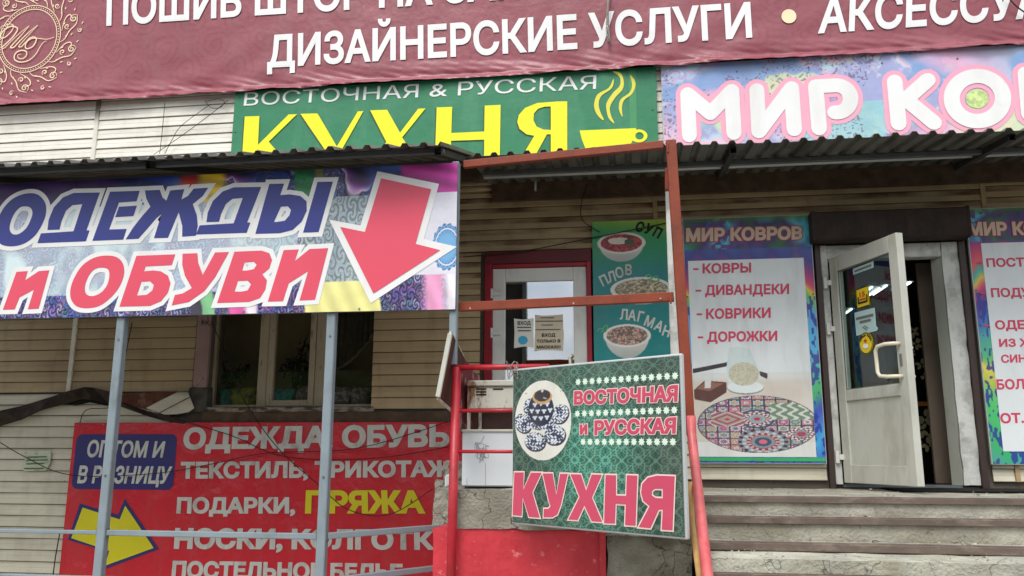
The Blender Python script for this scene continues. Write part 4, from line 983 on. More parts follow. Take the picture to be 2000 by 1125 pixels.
for i in range(7):
    p = [a+Vector((random.uniform(-.05, .03), random.uniform(-.04, .02), random.uniform(-.07, .05))) for _ in range(5)]; g.tube(p, .003, 5)
tag(g.build('wire_tie', M['rope']), 'knot of grey wire tying the green cafe sign to the red railing', 'wire')

# ------------------------------------------------------------------ clutter on the cafe landing
a, b = at(903, 842, -1.5), at(1003, 955, -1.5)
T = thing('cabinet', 'low scuffed white enamel cabinet standing on the cafe landing', 'cabinet', ((a.x-.85)/2, -1.35, 1.372))
g = MB().box((a.x, -1.5, 1.385), (-.55, -1.1, a.z), .008); g.build('body', M['white'], T)
MB().box((a.x-.006, -1.512, a.z-.006), (-.545, -1.09, a.z+.012), .004).build('top', M['rustwhite'], T)
MB().box((a.x+.02, -1.49, 1.372), (-.57, -1.12, 1.385)).build('foot', M['black'], T)
T = thing('old_heater', 'rust-streaked white metal box with air slots above the white cabinet', 'heater', (-.85, -1.3, 1.78))
hz = at(960, 743, -1.5).z; hb = at(960, 798, -1.5).z; hx = at(918, 770, -1.5).x
MB().box((hx, -1.5, hb), (-.55, -1.15, hz-.045), .006).build('body', M['rustwhite'], T)
MB().box((hx-.02, -1.52, hz-.042), (-.545, -1.13, hz), .008).build('top', M['rustwhite'], T)
for i, (x0_, x1_) in enumerate(((930, 950), (930, 950), (930, 950), (963, 983))):
    yy = (760, 765.5, 771, 760)[i]; p = at(x0_, yy, -1.5); q = at(x1_, yy, -1.5)
    MB().box((p.x, -1.503, p.z-.005), (q.x, -1.498, p.z+.005)).build('slot', M['black'], T)
g = MB(); g.box((hx-.02, -1.49, a.z+.013), (hx, -1.47, hz-.043)); g.box((hx+.045, -1.40, a.z+.013), (hx+.065, -1.38, hb)); g.build('leg', M['rustwhite'], T)
g = MB().box((hx+.05, -1.28, a.z+.013), (-.5, -1.27, hb+.02), .002)
tag(g.build('hardboard', M['pinkback']), 'dusty brown board standing behind, between the cabinet and the rusty heater', 'board')
g = MB().box((-1.235, -1.12, 1.372), (-1.19, -1.08, 1.9), .003)
tag(g.build('short_post', M['green_post']), 'short dull green upright beside the white cabinet', 'post')
# edge-on board hung at the left end of the landing
T = thing('edge_on_sign', 'white-framed hanging board seen edge-on beside the grey post', 'sign', (-1.27, -1.6, 1.95))
e0, e1, e2, e3 = at(880, 652, -2.0), at(856, 776, -2.02), at(884, 802, -1.5), at(904, 700, -1.5)
def slab4(pts, t, m, nm):
    n = (pts[1]-pts[0]).cross(pts[3]-pts[0]).normalized()*t; V = [p-n/2 for p in pts]+[p+n/2 for p in pts]
    return MB().faces(V, [(0, 1, 2, 3), (7, 6, 5, 4), (0, 4, 5, 1), (1, 5, 6, 2), (2, 6, 7, 3), (3, 7, 4, 0)]).build(nm, m, T)
slab4([e0, e1, e2, e3], .03, M['boardback'], 'board')
g = MB(); g.bar(e0+Vector((0, -.01, 0)), e1+Vector((0, -.01, 0)), .03, .03, .003); g.build('frame', M['pvc_old'], T)
MB().bar(e0, e3, .02, .035, .003).build('frame', M['rustwhite'], T); MB().bar(e1, e2, .02, .035, .003).build('frame', M['rustwhite'], T)
p0, p1 = at(905, 690, -1.4), at(916, 825, -1.4)
g = MB(); g.faces([(p0.x-.02, -1.62, 2.34), (p0.x-.02, -1.62, 1.75), (p0.x+.08, -1.15, 1.75), (p0.x+.08, -1.15, 2.14), (p0.x-.01, -1.63, 2.34), (p0.x-.01, -1.63, 1.75), (p0.x+.095, -1.155, 1.75), (p0.x+.095, -1.155, 2.14)], [(0, 1, 2, 3), (4, 7, 6, 5), (0, 4, 5, 1), (1, 5, 6, 2), (2, 6, 7, 3), (3, 7, 4, 0)])
tag(g.build('panel', mat('worn maroon panel', (104, 40, 46), .6, .3, var=.25, vs=9, dirt=(190, 160, 150), dfac=.5, ds=(18, 18, 9), dlo=.55, dhi=.62)), 'worn maroon panel leaning between the red railing and the rusty heater', 'panel')
g = MB(); a = at(876, 938, -1.2); g.frame(a, Vector((.05, .02, .02)), Vector((0, .02, 0)), Vector((.0, .0, .09)), .01)
tag(g.build('plastic_scrap', M['white']), 'small white plastic scrap on the broken concrete corner', 'scrap')

# crumbs of broken concrete and grit on the treads
g = MB(); R_ = random.Random(12)
for i in range(420):
    k = R_.choice(((1.337, -1.70, -.3), (1.236, -2.06, -1.8), (1.117, -2.42, -2.14), (1.09, -2.76, -2.48))); s_ = R_.uniform(.003, .013)*(1.6 if R_.random() < .08 else 1)
    x, y = R_.uniform(.38, 4.5), R_.uniform(k[1], k[2]); p = Vector((x, y, k[0]+s_*.3)); v = [p+Vector((R_.uniform(-1, 1), R_.uniform(-1, 1), R_.uniform(-.6, .9)))*s_ for _ in range(5)]
    g.faces(v, [(0, 1, 2), (0, 2, 3), (0, 3, 1), (1, 4, 2), (2, 4, 3), (3, 4, 1)])
tag(g.build('grit', M['concl']), 'crumbs of broken concrete scattered on the stair treads', 'grit', kind='stuff')
# weld beads, bolts and cover plates on the steelwork
T = [o for o in bpy.data.objects if o.name == 'banner_frame'][0]
for x in (-3.64, -2.065):
    for dx in (-.034, .034):
        MB().box((x+dx-.006, -1.872, 1.036), (x+dx+.006, -1.836, 1.096), .003).build('weld', M['darksteel'], T)
    MB().tube([(x, -1.892, 2.40), (x, -1.883, 2.40)], .008, 8).build('bolt', M['chrome'], T)
    MB().tube([(x, -1.892, 1.45), (x, -1.883, 1.45)], .007, 8).build('bolt', M['chrome'], T)

pcab = Pl((0, -1.502, 0)); TC = [o for o in bpy.data.objects if o.name == 'cabinet'][0]
scr = [smooth_loop([(932+R_.uniform(-9, 24), 872+R_.uniform(-12, 32)) for _ in range(5)], 4, False) for _ in range(5)]+[[(948, 905), (948.5, 950)], [(912, 935), (912, 952)], [(938, 866), (946, 852)]]
strokes(pcab, scr, .0013, mat('scratch grey', (150, 150, 146), .6, .3, var=.2), TC, 'scratches', .001)
# ------------------------------------------------------------------ top maroon banner
pt = Pl((0, -.06, 0))
tv = lambda x: 5.108+.012*math.sin(x*2.1)
def top_wr(u, v):
    u = np.asarray(u, float); d = np.asarray(v, float)-5.10
    low = np.exp(-np.clip(d, 0, 9)/.075)
    w = .022*low*np.sin(u*5.2+d*30+2.4*np.sin(u*1.7))+.016*low*np.abs(np.sin(u*8+d*46+3*np.sin(u*2)))+.006*low*np.sin(u*31+d*90)
    env = np.exp(-np.clip(d-.02, 0, 9)/.33)
    w = w+.0085*env*np.sin((u*.8-d*1.5)*11+1.5*np.sin(u*2))*(.5+.5*np.sin(u*1.3+.6))
    w = w+.007*np.sin(u*1.7+d*2.2)
    hem = np.clip(1-d/.055, 0, 1); return w*.9+.045*np.sin(hem*np.pi*.5)
pt.wr = lambda a, b: float(top_wr(a, b))
T = thing('curtain_shop_banner', 'huge maroon fabric banner with white letters and a gold round monogram', 'banner', (-1.2, -.06, 5.1))
tx0, tx1, tz1 = -7.4, 4.6, 6.6
def dam(u, v):
    x = u*(tx1-tx0); y = v*(tz1-5.1); c = np.ones(x.shape+(3,))*np.array((152, 78, 88), float)
    out = np.zeros(x.shape); k = .55
    for ox, oy, s in ((0, 0, 1), (.5, .5, -1)):
        fx = ((x/k+ox) % 1-.5)*k; fy = ((y/k+oy) % 1-.5)*k; r = np.hypot(fx, fy); th = np.arctan2(fy, fx)*s
        sp = np.abs(((r*26-th*1.0/np.pi*1.5+.3*np.sin(th*3)) % 2)-1)*(r < .19)
        out = np.maximum(out, (sp > .68)*(r < .19)*(r > .02)*1.0)
    c = mixc(c, (130, 60, 70), out*.35); return c*(1+.08*(fbm(x*2, y*2, 4, 9)-.5))[..., None]
print_grid(pt, tx0, tx1, 5.1, tz1, .0125, dam, M['printed'], T, 'fabric', 0, wr=lambda a, b: top_wr(a, b))
E_ = M['whitetx']
lettering(pt, 'ДИЗАЙНЕРСКИЕ УСЛУГИ', [(524, 70.4), (1465, 4.5), (523, 134), (1469, 75)], E_, T, bold=.028, h=.010)
lettering(pt, 'ПОШИВ ШТОР НА ЗАКАЗ', [(210, -15), (1120, -74), (208, 51), (1122, -9)], E_, T, bold=.028, h=.010)
lettering(pt, 'АКСЕССУАРЫ', [(1602, -5), (2160, -48), (1598, 66), (2165, 26)], E_, T, bold=.028, h=.010)
shapes(pt, [[ell(1540.6, 32.6, 14.5, 14, 30)]], M['creamtx'], T, 'bullet', .010)
# gold emblem: beaded rings, script monogram, scroll leaves
ec = np.array(pt.uv(58, 76)); e_r = abs(pt.uv(118, 72)[0]-ec[0])
rg = []
for R_ in (e_r*1.0, e_r*.885): rg.append([(ec[0]+R_*math.cos(a), ec[1]+R_*1.08*math.sin(a)) for a in np.linspace(0, 2*math.pi, 73)])
strokes(pt, rg, .0045, M['creamtx'], T, 'emblem_ring', .009, px=False)
shapes(pt, [[ell(ec[0]+e_r*.942*math.cos(a), ec[1]+e_r*1.08*.942*math.sin(a), .0062, .0062, 8)] for a in np.linspace(0, 2*math.pi, 74)[:-1]], M['creamtx'], T, 'emblem_beads', .009, px=False, join=True)
def spiral(c, r0, turns, a0, s=1, n=26): return [(c[0]+r0*(1-t*.82)*math.cos(a0+s*t*turns*2*math.pi), c[1]+r0*(1-t*.82)*math.sin(a0+s*t*turns*2*math.pi)) for t in np.linspace(0, 1, n)]
sc_l = []; lv = []
for i in range(10):
    a = i*2*math.pi/10+.12
    ax = lambda r, b: (ec[0]+e_r*(1+(r-1)*1.3)*math.cos(b), ec[1]+e_r*1.08*(1+(r-1)*1.3)*math.sin(b))
    base = ax(1.03, a)
    sc_l.append(smooth_loop([ax(1.02, a-.28), ax(1.12, a-.18), ax(1.22, a), ax(1.40, a+.12), ax(1.46, a+.28)], 5, False))
    c1 = ax(1.36, a+.24); sc_l.append(spiral(c1, e_r*.13, 1.3, a+.9, 1))
    c2 = ax(1.17, a+.12); sc_l.append(spiral(c2, e_r*.09, 1.2, a-1, -1))
    sc_l.append(smooth_loop([ax(1.03, a+.05), ax(1.16, a+.32), ax(1.30, a+.36), ax(1.34, a+.22)], 5, False))
    c3 = ax(1.48, a-.02); sc_l.append(spiral(c3, e_r*.075, 1.1, a+2.4, 1, 18))
    for rr_, bb in ((1.15, a-.10), (1.28, a-.08), (1.12, a+.22), (1.45, a+.40), (1.55, a+.1)):
        p = ax(rr_, bb); d = bb+.8; lv.append([[(p[0]+q*math.cos(d)-w*math.sin(d), p[1]+q*math.sin(d)+w*math.cos(d)) for q, w in ((-.018, 0), (-.004, .007), (.02, 0), (-.004, -.007))]])
strokes(pt, sc_l, .0058, M['creamtx'], T, 'emblem_scrolls', .009, px=False, taper=True)
shapes(pt, lv, M['creamtx'], T, 'emblem_leaves', .009, px=False, join=True)
e1_ = lambda L_: [(x/5.622, y/5.625) for x, y in L_]
mono = [e1_(smooth_loop([(20, 330), (60, 285), (120, 268), (155, 290), (130, 350), (70, 410), (25, 425), (15, 395), (50, 340), (120, 295), (175, 300), (200, 330), (150, 410), (60, 500), (28, 530), (55, 535), (120, 470), (220, 370), (325, 288)], 4, False)),
        e1_(smooth_loop([(325, 288), (240, 390), (150, 490), (125, 525), (160, 525), (220, 460), (320, 360), (420, 280)], 4, False)),
        e1_(smooth_loop([(420, 280), (330, 380), (240, 480), (215, 515), (240, 520), (290, 470), (330, 425), (380, 410), (405, 440), (370, 510), (310, 540), (285, 520), (300, 470), (350, 430), (430, 425), (520, 435), (600, 410)], 4, False)),
        e1_(smooth_loop([(515, 455), (480, 470), (440, 530), (400, 600), (330, 665), (240, 688), (180, 670), (165, 630), (190, 580), (250, 558), (298, 575), (295, 620), (250, 652), (210, 640), (205, 610), (240, 600)], 4, False))]
strokes(pt, mono, .0068, M['creamtx'], T, 'monogram', .012, taper=True)
# twine hanging over the banner
g = MB(); b0 = at(1186, 0, -.12); b1 = at(1190, 86, -.12)
for k in range(5):
    pts = []
    for i in range(16):
        f = i/15; p = b0+Vector((0, 0, .35))+(b1-b0-Vector((0, 0, .35)))*f; a = f*16+k*1.3
        w = .018*(1-f*.5)*(1+.5*math.sin(f*9)); pts.append(p+Vector((math.cos(a)*w+.01*math.sin(f*6), math.sin(a)*.012-.01, 0)))
    g.tube(pts, [.006*(1-.4*i/15) for i in range(16)], 6)
tag(g.build('rope', M['rope']), 'frayed grey rope dangling over the white letters of the maroon banner', 'rope')

# ------------------------------------------------------------------ green cafe wall sign
pg = Pl((0, -.05, 0)); gu0 = pg.uv(459, 182)[0]; gu1 = pg.uv(1281, 136)[0]; gv1 = 5.12; gv0 = 4.25
T = thing('green_wall_sign', 'wide green cafe sign with yellow letters and a steaming cup, half hidden by canopies', 'sign', ((gu0+gu1)/2, -.05, gv0))
sheet_backing(pg, gu0, gu1, gv0, gv1, .03, M['green'], T, 'panel', .003)
z2 = lambda L_: [(450+x/3.31, y/3.31) for x, y in L_]; z3 = lambda L_: [(950+x/3.31, y/3.31) for x, y in L_]
a, b = pg.uv(1229, 200)[0], pg.uv(1243, 200)[0]
MB().box((a, -.0525, gv0+.01), (b, -.0505, gv1-.005)).build('pale_strip', M['green2'], T)
lettering(pg, 'ВОСТОЧНАЯ & РУССКАЯ', [(479, 181), (1165, 147), (476, 207), (1164, 174)], M['whitetx'], T, bold=.004, h=.005)
yk = [[z2([(95, 755), (190, 752), (181, 938), (378, 742), (433, 740), (250, 918), (390, 1080), (260, 1090), (178, 965), (172, 1100), (72, 1104)])],
      [z2([(455, 738), (565, 735), (690, 948), (825, 722), (862, 720), (660, 1080), (600, 1084), (640, 1010)])],
      [z2([(905, 715), (1015, 712), (1098, 860), (1215, 705), (1263, 703), (1112, 890), (1230, 1070), (1110, 1075), (1030, 955), (940, 1080), (890, 1080), (1010, 920)])],
      [z2([(1335, 697), (1435, 693), (1430, 862), (1642, 852), (1645, 685), (1748, 680), (1742, 1070), (1640, 1074), (1642, 905), (1428, 912), (1425, 1075), (1322, 1078)])],
      [z3(smooth_loop([(523, 657), (460, 658)], 1, False)+[(330, 668), (250, 700), (210, 745), (200, 790), (215, 835), (260, 870), (310, 880), (215, 1040), (300, 1038), (392, 870), (417, 870), (417, 1035), (523, 1032)]), z3([(417, 690), (417, 842), (370, 840), (325, 820), (305, 780), (308, 735), (335, 705), (375, 692)])]]
shapes(pg, [[[(x-2.6, y+1.4) for x, y in lp] for lp in L_] for L_ in yk], M['gshadow'], T, 'letter_shadow', .0045)
shapes(pg, yk, M['kyellow'], T, 'letter', .008)
cup = [[z3([(603, 845), (968, 830), (965, 850), (950, 900), (925, 950), (880, 1005), (840, 1030), (720, 1035), (670, 1000), (640, 960), (618, 905)])],
       [z3(ell(985, 880, 56, 42, 30)), z3(ell(990, 880, 28, 24, 24))]]
cup.append([z3([(560, 1045), (990, 1028), (960, 1060), (600, 1072)])])
shapes(pg, cup, M['kyellow'], T, 'printed_cup', .006)
steam = [[z3(smooth_loop([(822, 510), (812, 570), (745, 620), (726, 670), (735, 720), (760, 778), (730, 760), (704, 720), (697, 670), (720, 610), (790, 570)]))],
         [z3(smooth_loop([(815, 463), (868, 475), (888, 530), (880, 580), (835, 630), (800, 690), (805, 745), (828, 800), (790, 765), (775, 700), (780, 660), (820, 600), (862, 555), (862, 500)]))],
         [z3(smooth_loop([(928, 485), (958, 520), (963, 560), (940, 610), (890, 650), (876, 700), (880, 757), (860, 720), (857, 680), (872, 640), (925, 600), (942, 550)]))]]
shapes(pg, steam, mat('steam print', (236, 226, 80), .4, .4, var=.02), T, 'printed_steam', .005)

# ------------------------------------------------------------------ carpet shop wall sign
pm = Pl((0, -.05, 0)); mu0 = pm.uv(1291, 145)[0]; mu1 = 4.6; mv1 = 5.125; mv0 = 4.22
T = thing('carpet_wall_sign', 'pastel fractal sign with puffy white pink-edged letters above the right canopy', 'sign', (2.4, -.05, mv0))
sheet_backing(pm, mu0, mu1, mv0, mv1, .03, M['alu'], T, 'panel', .003)
def mir_fn(u, v):
    x = u*(mu1-mu0); y = v*(mv1-mv0)
    j = julia((x-1.0)*.9, (y-.5)*.9, (-.74, .13), 60); k = julia((x % 1.3-.6)*1.2, (y-.8)*1.3, (-.8, .156), 60)
    c = pal(j/14, [(124, 214, 240), (240, 180, 216), (110, 160, 214), (250, 200, 216), (150, 230, 240), (206, 160, 210)])
    d = pal(k/10, [(240, 170, 206), (246, 196, 216), (130, 130, 190), (250, 190, 214), (216, 236, 176)])
    w = sstep(.4, .6, fbm(x*1.6, y*1.6, 3, 4)); c = c*(1-w[..., None])+d*w[..., None]
    w = sstep(.52, .62, fbm(x*1.8+7, y*2, 3, 8)); c = mixc(c, (94, 154, 214), w*.85*(v > .6)); w = sstep(.5, .58, fbm(x*1.9+17, y*1.6, 3, 11)); c = mixc(c, (130, 220, 214), w*.8*(v < .5))
    w = sstep(.60, .68, fbm(x*3+3, y*3, 4, 21)); c = mixc(c, (220, 240, 170), w*.8)
    c = mixc(c, (250, 214, 232), np.full(x.shape, .22))
    sp = (vnoise(x*70, y*70, 3) > .72)*(fbm(x*1.5+31, y*2, 3, 5) > .5); c = mixc(c, (110, 90, 120), sp*.6)
    return c
print_grid(pm, mu0+.006, mu1-.006, mv0+.006, mv1-.006, .0055, mir_fn, M['printed'], T, 'printed_sheet', .002)
Q3 = lambda x, y: (950+x/3.31, y/3.31); Q4 = lambda x, y: (1450+x/3.31, y/3.31)
def arc(cx, cy, rx, ry, a0, a1, n=12): return [(cx+rx*math.cos(a), cy+ry*math.sin(a)) for a in np.linspace(a0, a1, n)]
ml = [[Q3(1300, 610), Q3(1312, 878)], [Q3(1300, 610), Q3(1448, 735), Q3(1585, 590)], [Q3(1585, 590), Q3(1600, 862)],
      [Q4(92, 585), Q4(106, 852)], [Q4(106, 852), Q4(316, 572)], [Q4(316, 572), Q4(334, 838)],
      [Q4(472, 560), Q4(495, 832)], [Q4(472, 560)]+[Q4(*p) for p in arc(610, 642, 88, 88, -math.pi/2, math.pi*.55)],
      [Q4(982, 530), Q4(1008, 800)], [Q4(1196, 520), Q4(1055, 645), Q4(1236, 795)],
      [Q4(*p) for p in arc(1516, 640, 166, 146, 0, 2*math.pi, 34)],
      [Q4(1828, 480), Q4(1852, 740)], [Q4(1828, 480)]+[Q4(*p) for p in arc(1930, 540, 60, 60, -math.pi/2, math.pi/2)], [Q4(1850, 610)]+[Q4(*p) for p in arc(1950, 672, 66, 66, -math.pi/2, math.pi/2)]+[Q4(1852, 740)]]
strokes(pm, ml, .108, M['mirpink'], T, 'lettering_edge', .004)
shapes(pm, [[[Q4(*p) for p in arc(1516, 640, 74, 62, 0, 2*math.pi, 26)[:-1]]]], mat('lime print', (206, 226, 150), .4, .3, var=.3, vs=30), T, 'printed_leaf', .0065)
strokes(pm, ml, .066, M['whitetx'], T, 'lettering', .009)

# ------------------------------------------------------------------ soup banner
ps = Pl((0, -.045, 0)); su0, sv1 = ps.uv(1156, 433); su1 = ps.uv(1316, 600)[0]; sv0 = ps.uv(1160, 712)[1]-.12
T = thing('menu_banner', 'narrow teal and green menu banner with three food bowls right of the white cafe door', 'banner', ((su0+su1)/2, -.045, sv0))
sheet_backing(ps, su0, su1, sv0, sv1, .006, M['green'], T, 'sheet')
sppx = lambda x, y: (1140+x/3.514, 400+y/3.516)
def soup_fn(u, v):
    X = su0+u*(su1-su0); Yv = sv0+v*(sv1-sv0)
    c = mixc(np.ones(u.shape+(3,))*np.array((0, 128, 128), float), (16, 150, 90), sstep(.62, .88, v)); c = mixc(c, (168, 186, 40), sstep(.86, 1.04, v+.05*(u-.5)))
    c = c*(1+.05*(fbm(u*4, v*9, 3, 2)-.5))[..., None]
    def bowl(px, py, w, hgt, ins, rim, seed, deep):
        nonlocal c
        cx, cy = ps.uv(*sppx(px, py)); rx = w/2/3.514*.0046*1.0; rx = abs(ps.uv(*sppx(px+w/2, py))[0]-cx); ry = abs(ps.uv(*sppx(px, py+hgt/2))[1]-cy)
        dp = abs(ps.uv(*sppx(px, py+deep))[1]-cy)
        body = (((X-cx)/(rx*.92))**2+(((Yv-cy))/dp)**2 < 1) & (Yv < cy); c[body] = (206, 206, 198)
        c = mixc(c, (168, 172, 168), body*sstep(.3, 1, -(Yv-cy)/dp)*.8)
        e = ((X-cx)/rx)**2+((Yv-cy)/ry)**2; c[e < 1] = (224, 224, 216)
        f = ((X-cx)/(rx*.86))**2+((Yv-cy)/(ry*.82))**2 < 1
        n = fbm(X*34, Yv*50, 3, seed); t = pal(n*2.2+.25*np.sin(X*170+Yv*120+n*16), ins); t = t*(.72+.5*sstep(.3, .7, fbm(X*50+9, Yv*80, 3, seed+5)))[..., None]; c[f] = np.clip(t, 0, 245)[f]
        return cx, cy, rx, ry
    cx, cy, rx, ry = bowl(258, 262, 334, 150, [(150, 34, 44), (170, 44, 50), (190, 70, 70), (140, 30, 40)], 1, 3, 128)
    e = ((X-cx+.03)/.10)**2+((Yv-cy-.02)/.035)**2 < .8+.5*fbm(X*30, Yv*30, 2, 6)-.2; c[e] = (226, 214, 200)
    e = ((X-cx-.07)/.05)**2+((Yv-cy-.01)/.03)**2 < .7*fbm(X*50, Yv*50, 2, 8)+.4; c[e] = (50, 84, 44)
    bowl(395, 580, 430, 170, [(150, 140, 110), (196, 186, 160), (110, 96, 70), (206, 200, 180), (170, 150, 110)], 1, 13, 105)
    cx, cy, rx, ry = bowl(297, 900, 330, 160, [(200, 190, 170), (150, 50, 50), (216, 206, 190), (90, 90, 60), (180, 150, 140), (90, 60, 56)], 1, 23, 155)
    return c
print_grid(ps, su0+.002, su1-.002, sv0+.002, sv1-.002, .0045, soup_fn, M['printed'], T, 'printed_sheet', .002)
def glyphs(pl, items, hpx, m, parent, h=.004, bold=.03, squeeze=.8):
    """hand-lettered words: (char, x, y, clockwise angle) at glyph centres in photo points"""
    for ch, x, y, ang in items:
        co, fs = _raw(ch, 0, 0); c = (co.max(0)+co.min(0))/2; cap = _raw('Н', 0, 0)[0][:, 1].max()
        u0, v0 = pl.uv(x, y); s = abs(pl.uv(x, y+hpx)[1]-v0)/cap; a = -math.radians(ang)
        def mp_(p):
            d = (np.array(p)-c)*s*np.array([squeeze, 1]); return u0+d[0]*math.cos(a)-d[1]*math.sin(a), v0+d[0]*math.sin(a)+d[1]*math.cos(a)
        glyph_objects(pl, ch, mp_, bold, 0, h, m, parent, None, None, 'letter')
P5 = lambda ch, x, y, a: (ch, *sppx(x, y), a)
glyphs(ps, [P5('С', 386, 152, 24), P5('У', 447, 168, 28), P5('П', 508, 190, 30)], 19, M['black_tx'], T, bold=.05)
glyphs(ps, [P5('П', 138, 518, -24), P5('Л', 190, 494, -16), P5('О', 245, 465, -10), P5('В', 308, 446, 2)], 20, M['greytx'], T)
glyphs(ps, [P5('Л', 276, 752, 4), P5('А', 333, 758, 8), P5('Г', 392, 768, 14), P5('М', 452, 802, 22), P5('А', 518, 832, 26), P5('Н', 570, 868, 20)], 20, M['greytx'], T)
st = [smooth_loop([sppx(*p) for p in L_], 3, False) for L_ in ([(425, 490), (450, 480), (470, 505), (440, 515)], [(470, 500), (500, 490), (515, 520), (480, 530)], [(95, 870), (110, 850), (135, 860), (120, 875)], [(130, 855), (150, 830), (165, 840), (150, 870)])]
strokes(ps, st, .006, mat('dill print', (90, 170, 120), .5, .3, var=.2), T, 'printed_herbs', .005)

# ------------------------------------------------------------------ carpet posters
def border_fn(u0, u1, v0, v1, seed):
    def fn(u, v):
        x = u*(u1-u0)+seed*3; y = v*(v1-v0)
        n = fbm(x*2.2, y*1.3, 3, seed); j = julia((x % 1.1-.5)*1.3, (y % 1.2-.6)*1.3, (-.75, .11), 50)
        hue = pal(y*.55+.25*np.sin(y*3)+.1*n+(.1 if seed == 1 else .5), [(40, 150, 90), (70, 180, 210), (50, 80, 180), (110, 50, 140), (210, 50, 120), (240, 90, 80), (240, 210, 60), (70, 190, 110), (80, 190, 230), (90, 200, 220)])
        if seed == 1: st_ = ((0, (60, 90, 190)), (.10, (70, 170, 220)), (.2, (60, 80, 190)), (.27, (70, 190, 110)), (.36, (80, 190, 180)), (.42, (90, 190, 230)), (.60, (96, 170, 226)), (.66, (120, 200, 90)), (.69, (236, 210, 70)), (.72, (226, 70, 110)), (.78, (150, 50, 130)), (.84, (60, 60, 150)), (1, (60, 150, 200)))
        else: st_ = ((0, (70, 170, 150)), (.06, (60, 180, 110)), (.27, (90, 200, 110)), (.33, (190, 200, 80)), (.38, (230, 210, 90)), (.42, (90, 190, 120)), (.5, (70, 170, 170)), (.56, (60, 110, 190)), (.62, (100, 60, 150)), (.66, (216, 60, 120)), (.70, (230, 200, 80)), (.73, (70, 180, 170)), (.77, (236, 90, 90)), (.82, (200, 50, 110)), (.88, (90, 50, 140)), (1, (60, 60, 140)))
        vv = np.clip(v+.02*np.sin(x*30+y*3)+.05*(n-.5), 0, 1); hue = np.stack([np.interp(vv, [q[0] for q in st_], [q[1][i] for q in st_]) for i in range(3)], -1)
        c = mixc(hue, (40, 50, 150), ((vnoise(x*60, y*26, 4)*fbm(x*9, y*7, 3, 6) > .30)*.8)*(v < .66))
        top = sstep(.862, .87, v); fl = pal(fbm(x*3, y*3, 3, seed+4)*1.6, [(30, 110, 60), (40, 150, 190), (36, 60, 140), (80, 200, 220), (60, 40, 110)])
        dots = (vnoise(x*36, y*36, seed) > .55)*(sstep(.46, .56, fbm(x*2.6+5, y*1.2, 2, seed+9))); fl = mixc(fl, (90, 40, 130), dots*.9)
        fl = mixc(fl, (70, 140, 40), sstep(.97, 1.0, v)*.7)
        c = c*(1-top[..., None])+fl*top[..., None]
        return c
    return fn
def poster(name, label, x0, x1, z0, z1, seed, inner, Y=-.055):
    p = Pl((0, Y, 0)); T = thing(name, label, 'poster', ((x0+x1)/2, Y, z0))
    sheet_backing(p, x0, x1, z0, z1, .03, M['alu'], T, 'panel', .003)
    print_grid(p, x0+.006, x1-.006, z0+.006, z1-.006, .005, border_fn(x0, x1, z0, z1, seed), M['printedm'], T, 'printed_border', .001)
    return p, T
pz0, pz1 = 1.535, 3.655
pp, T = poster('carpet_poster', 'tall white carpet poster with a round patterned rug left of the open door', .455, 1.545, pz0, pz1, 1, None)
iu0, iv1 = .49, pp.uv(1340, 510)[1]; iu1, iv0 = 1.465, pp.uv(1400, 892)[1]
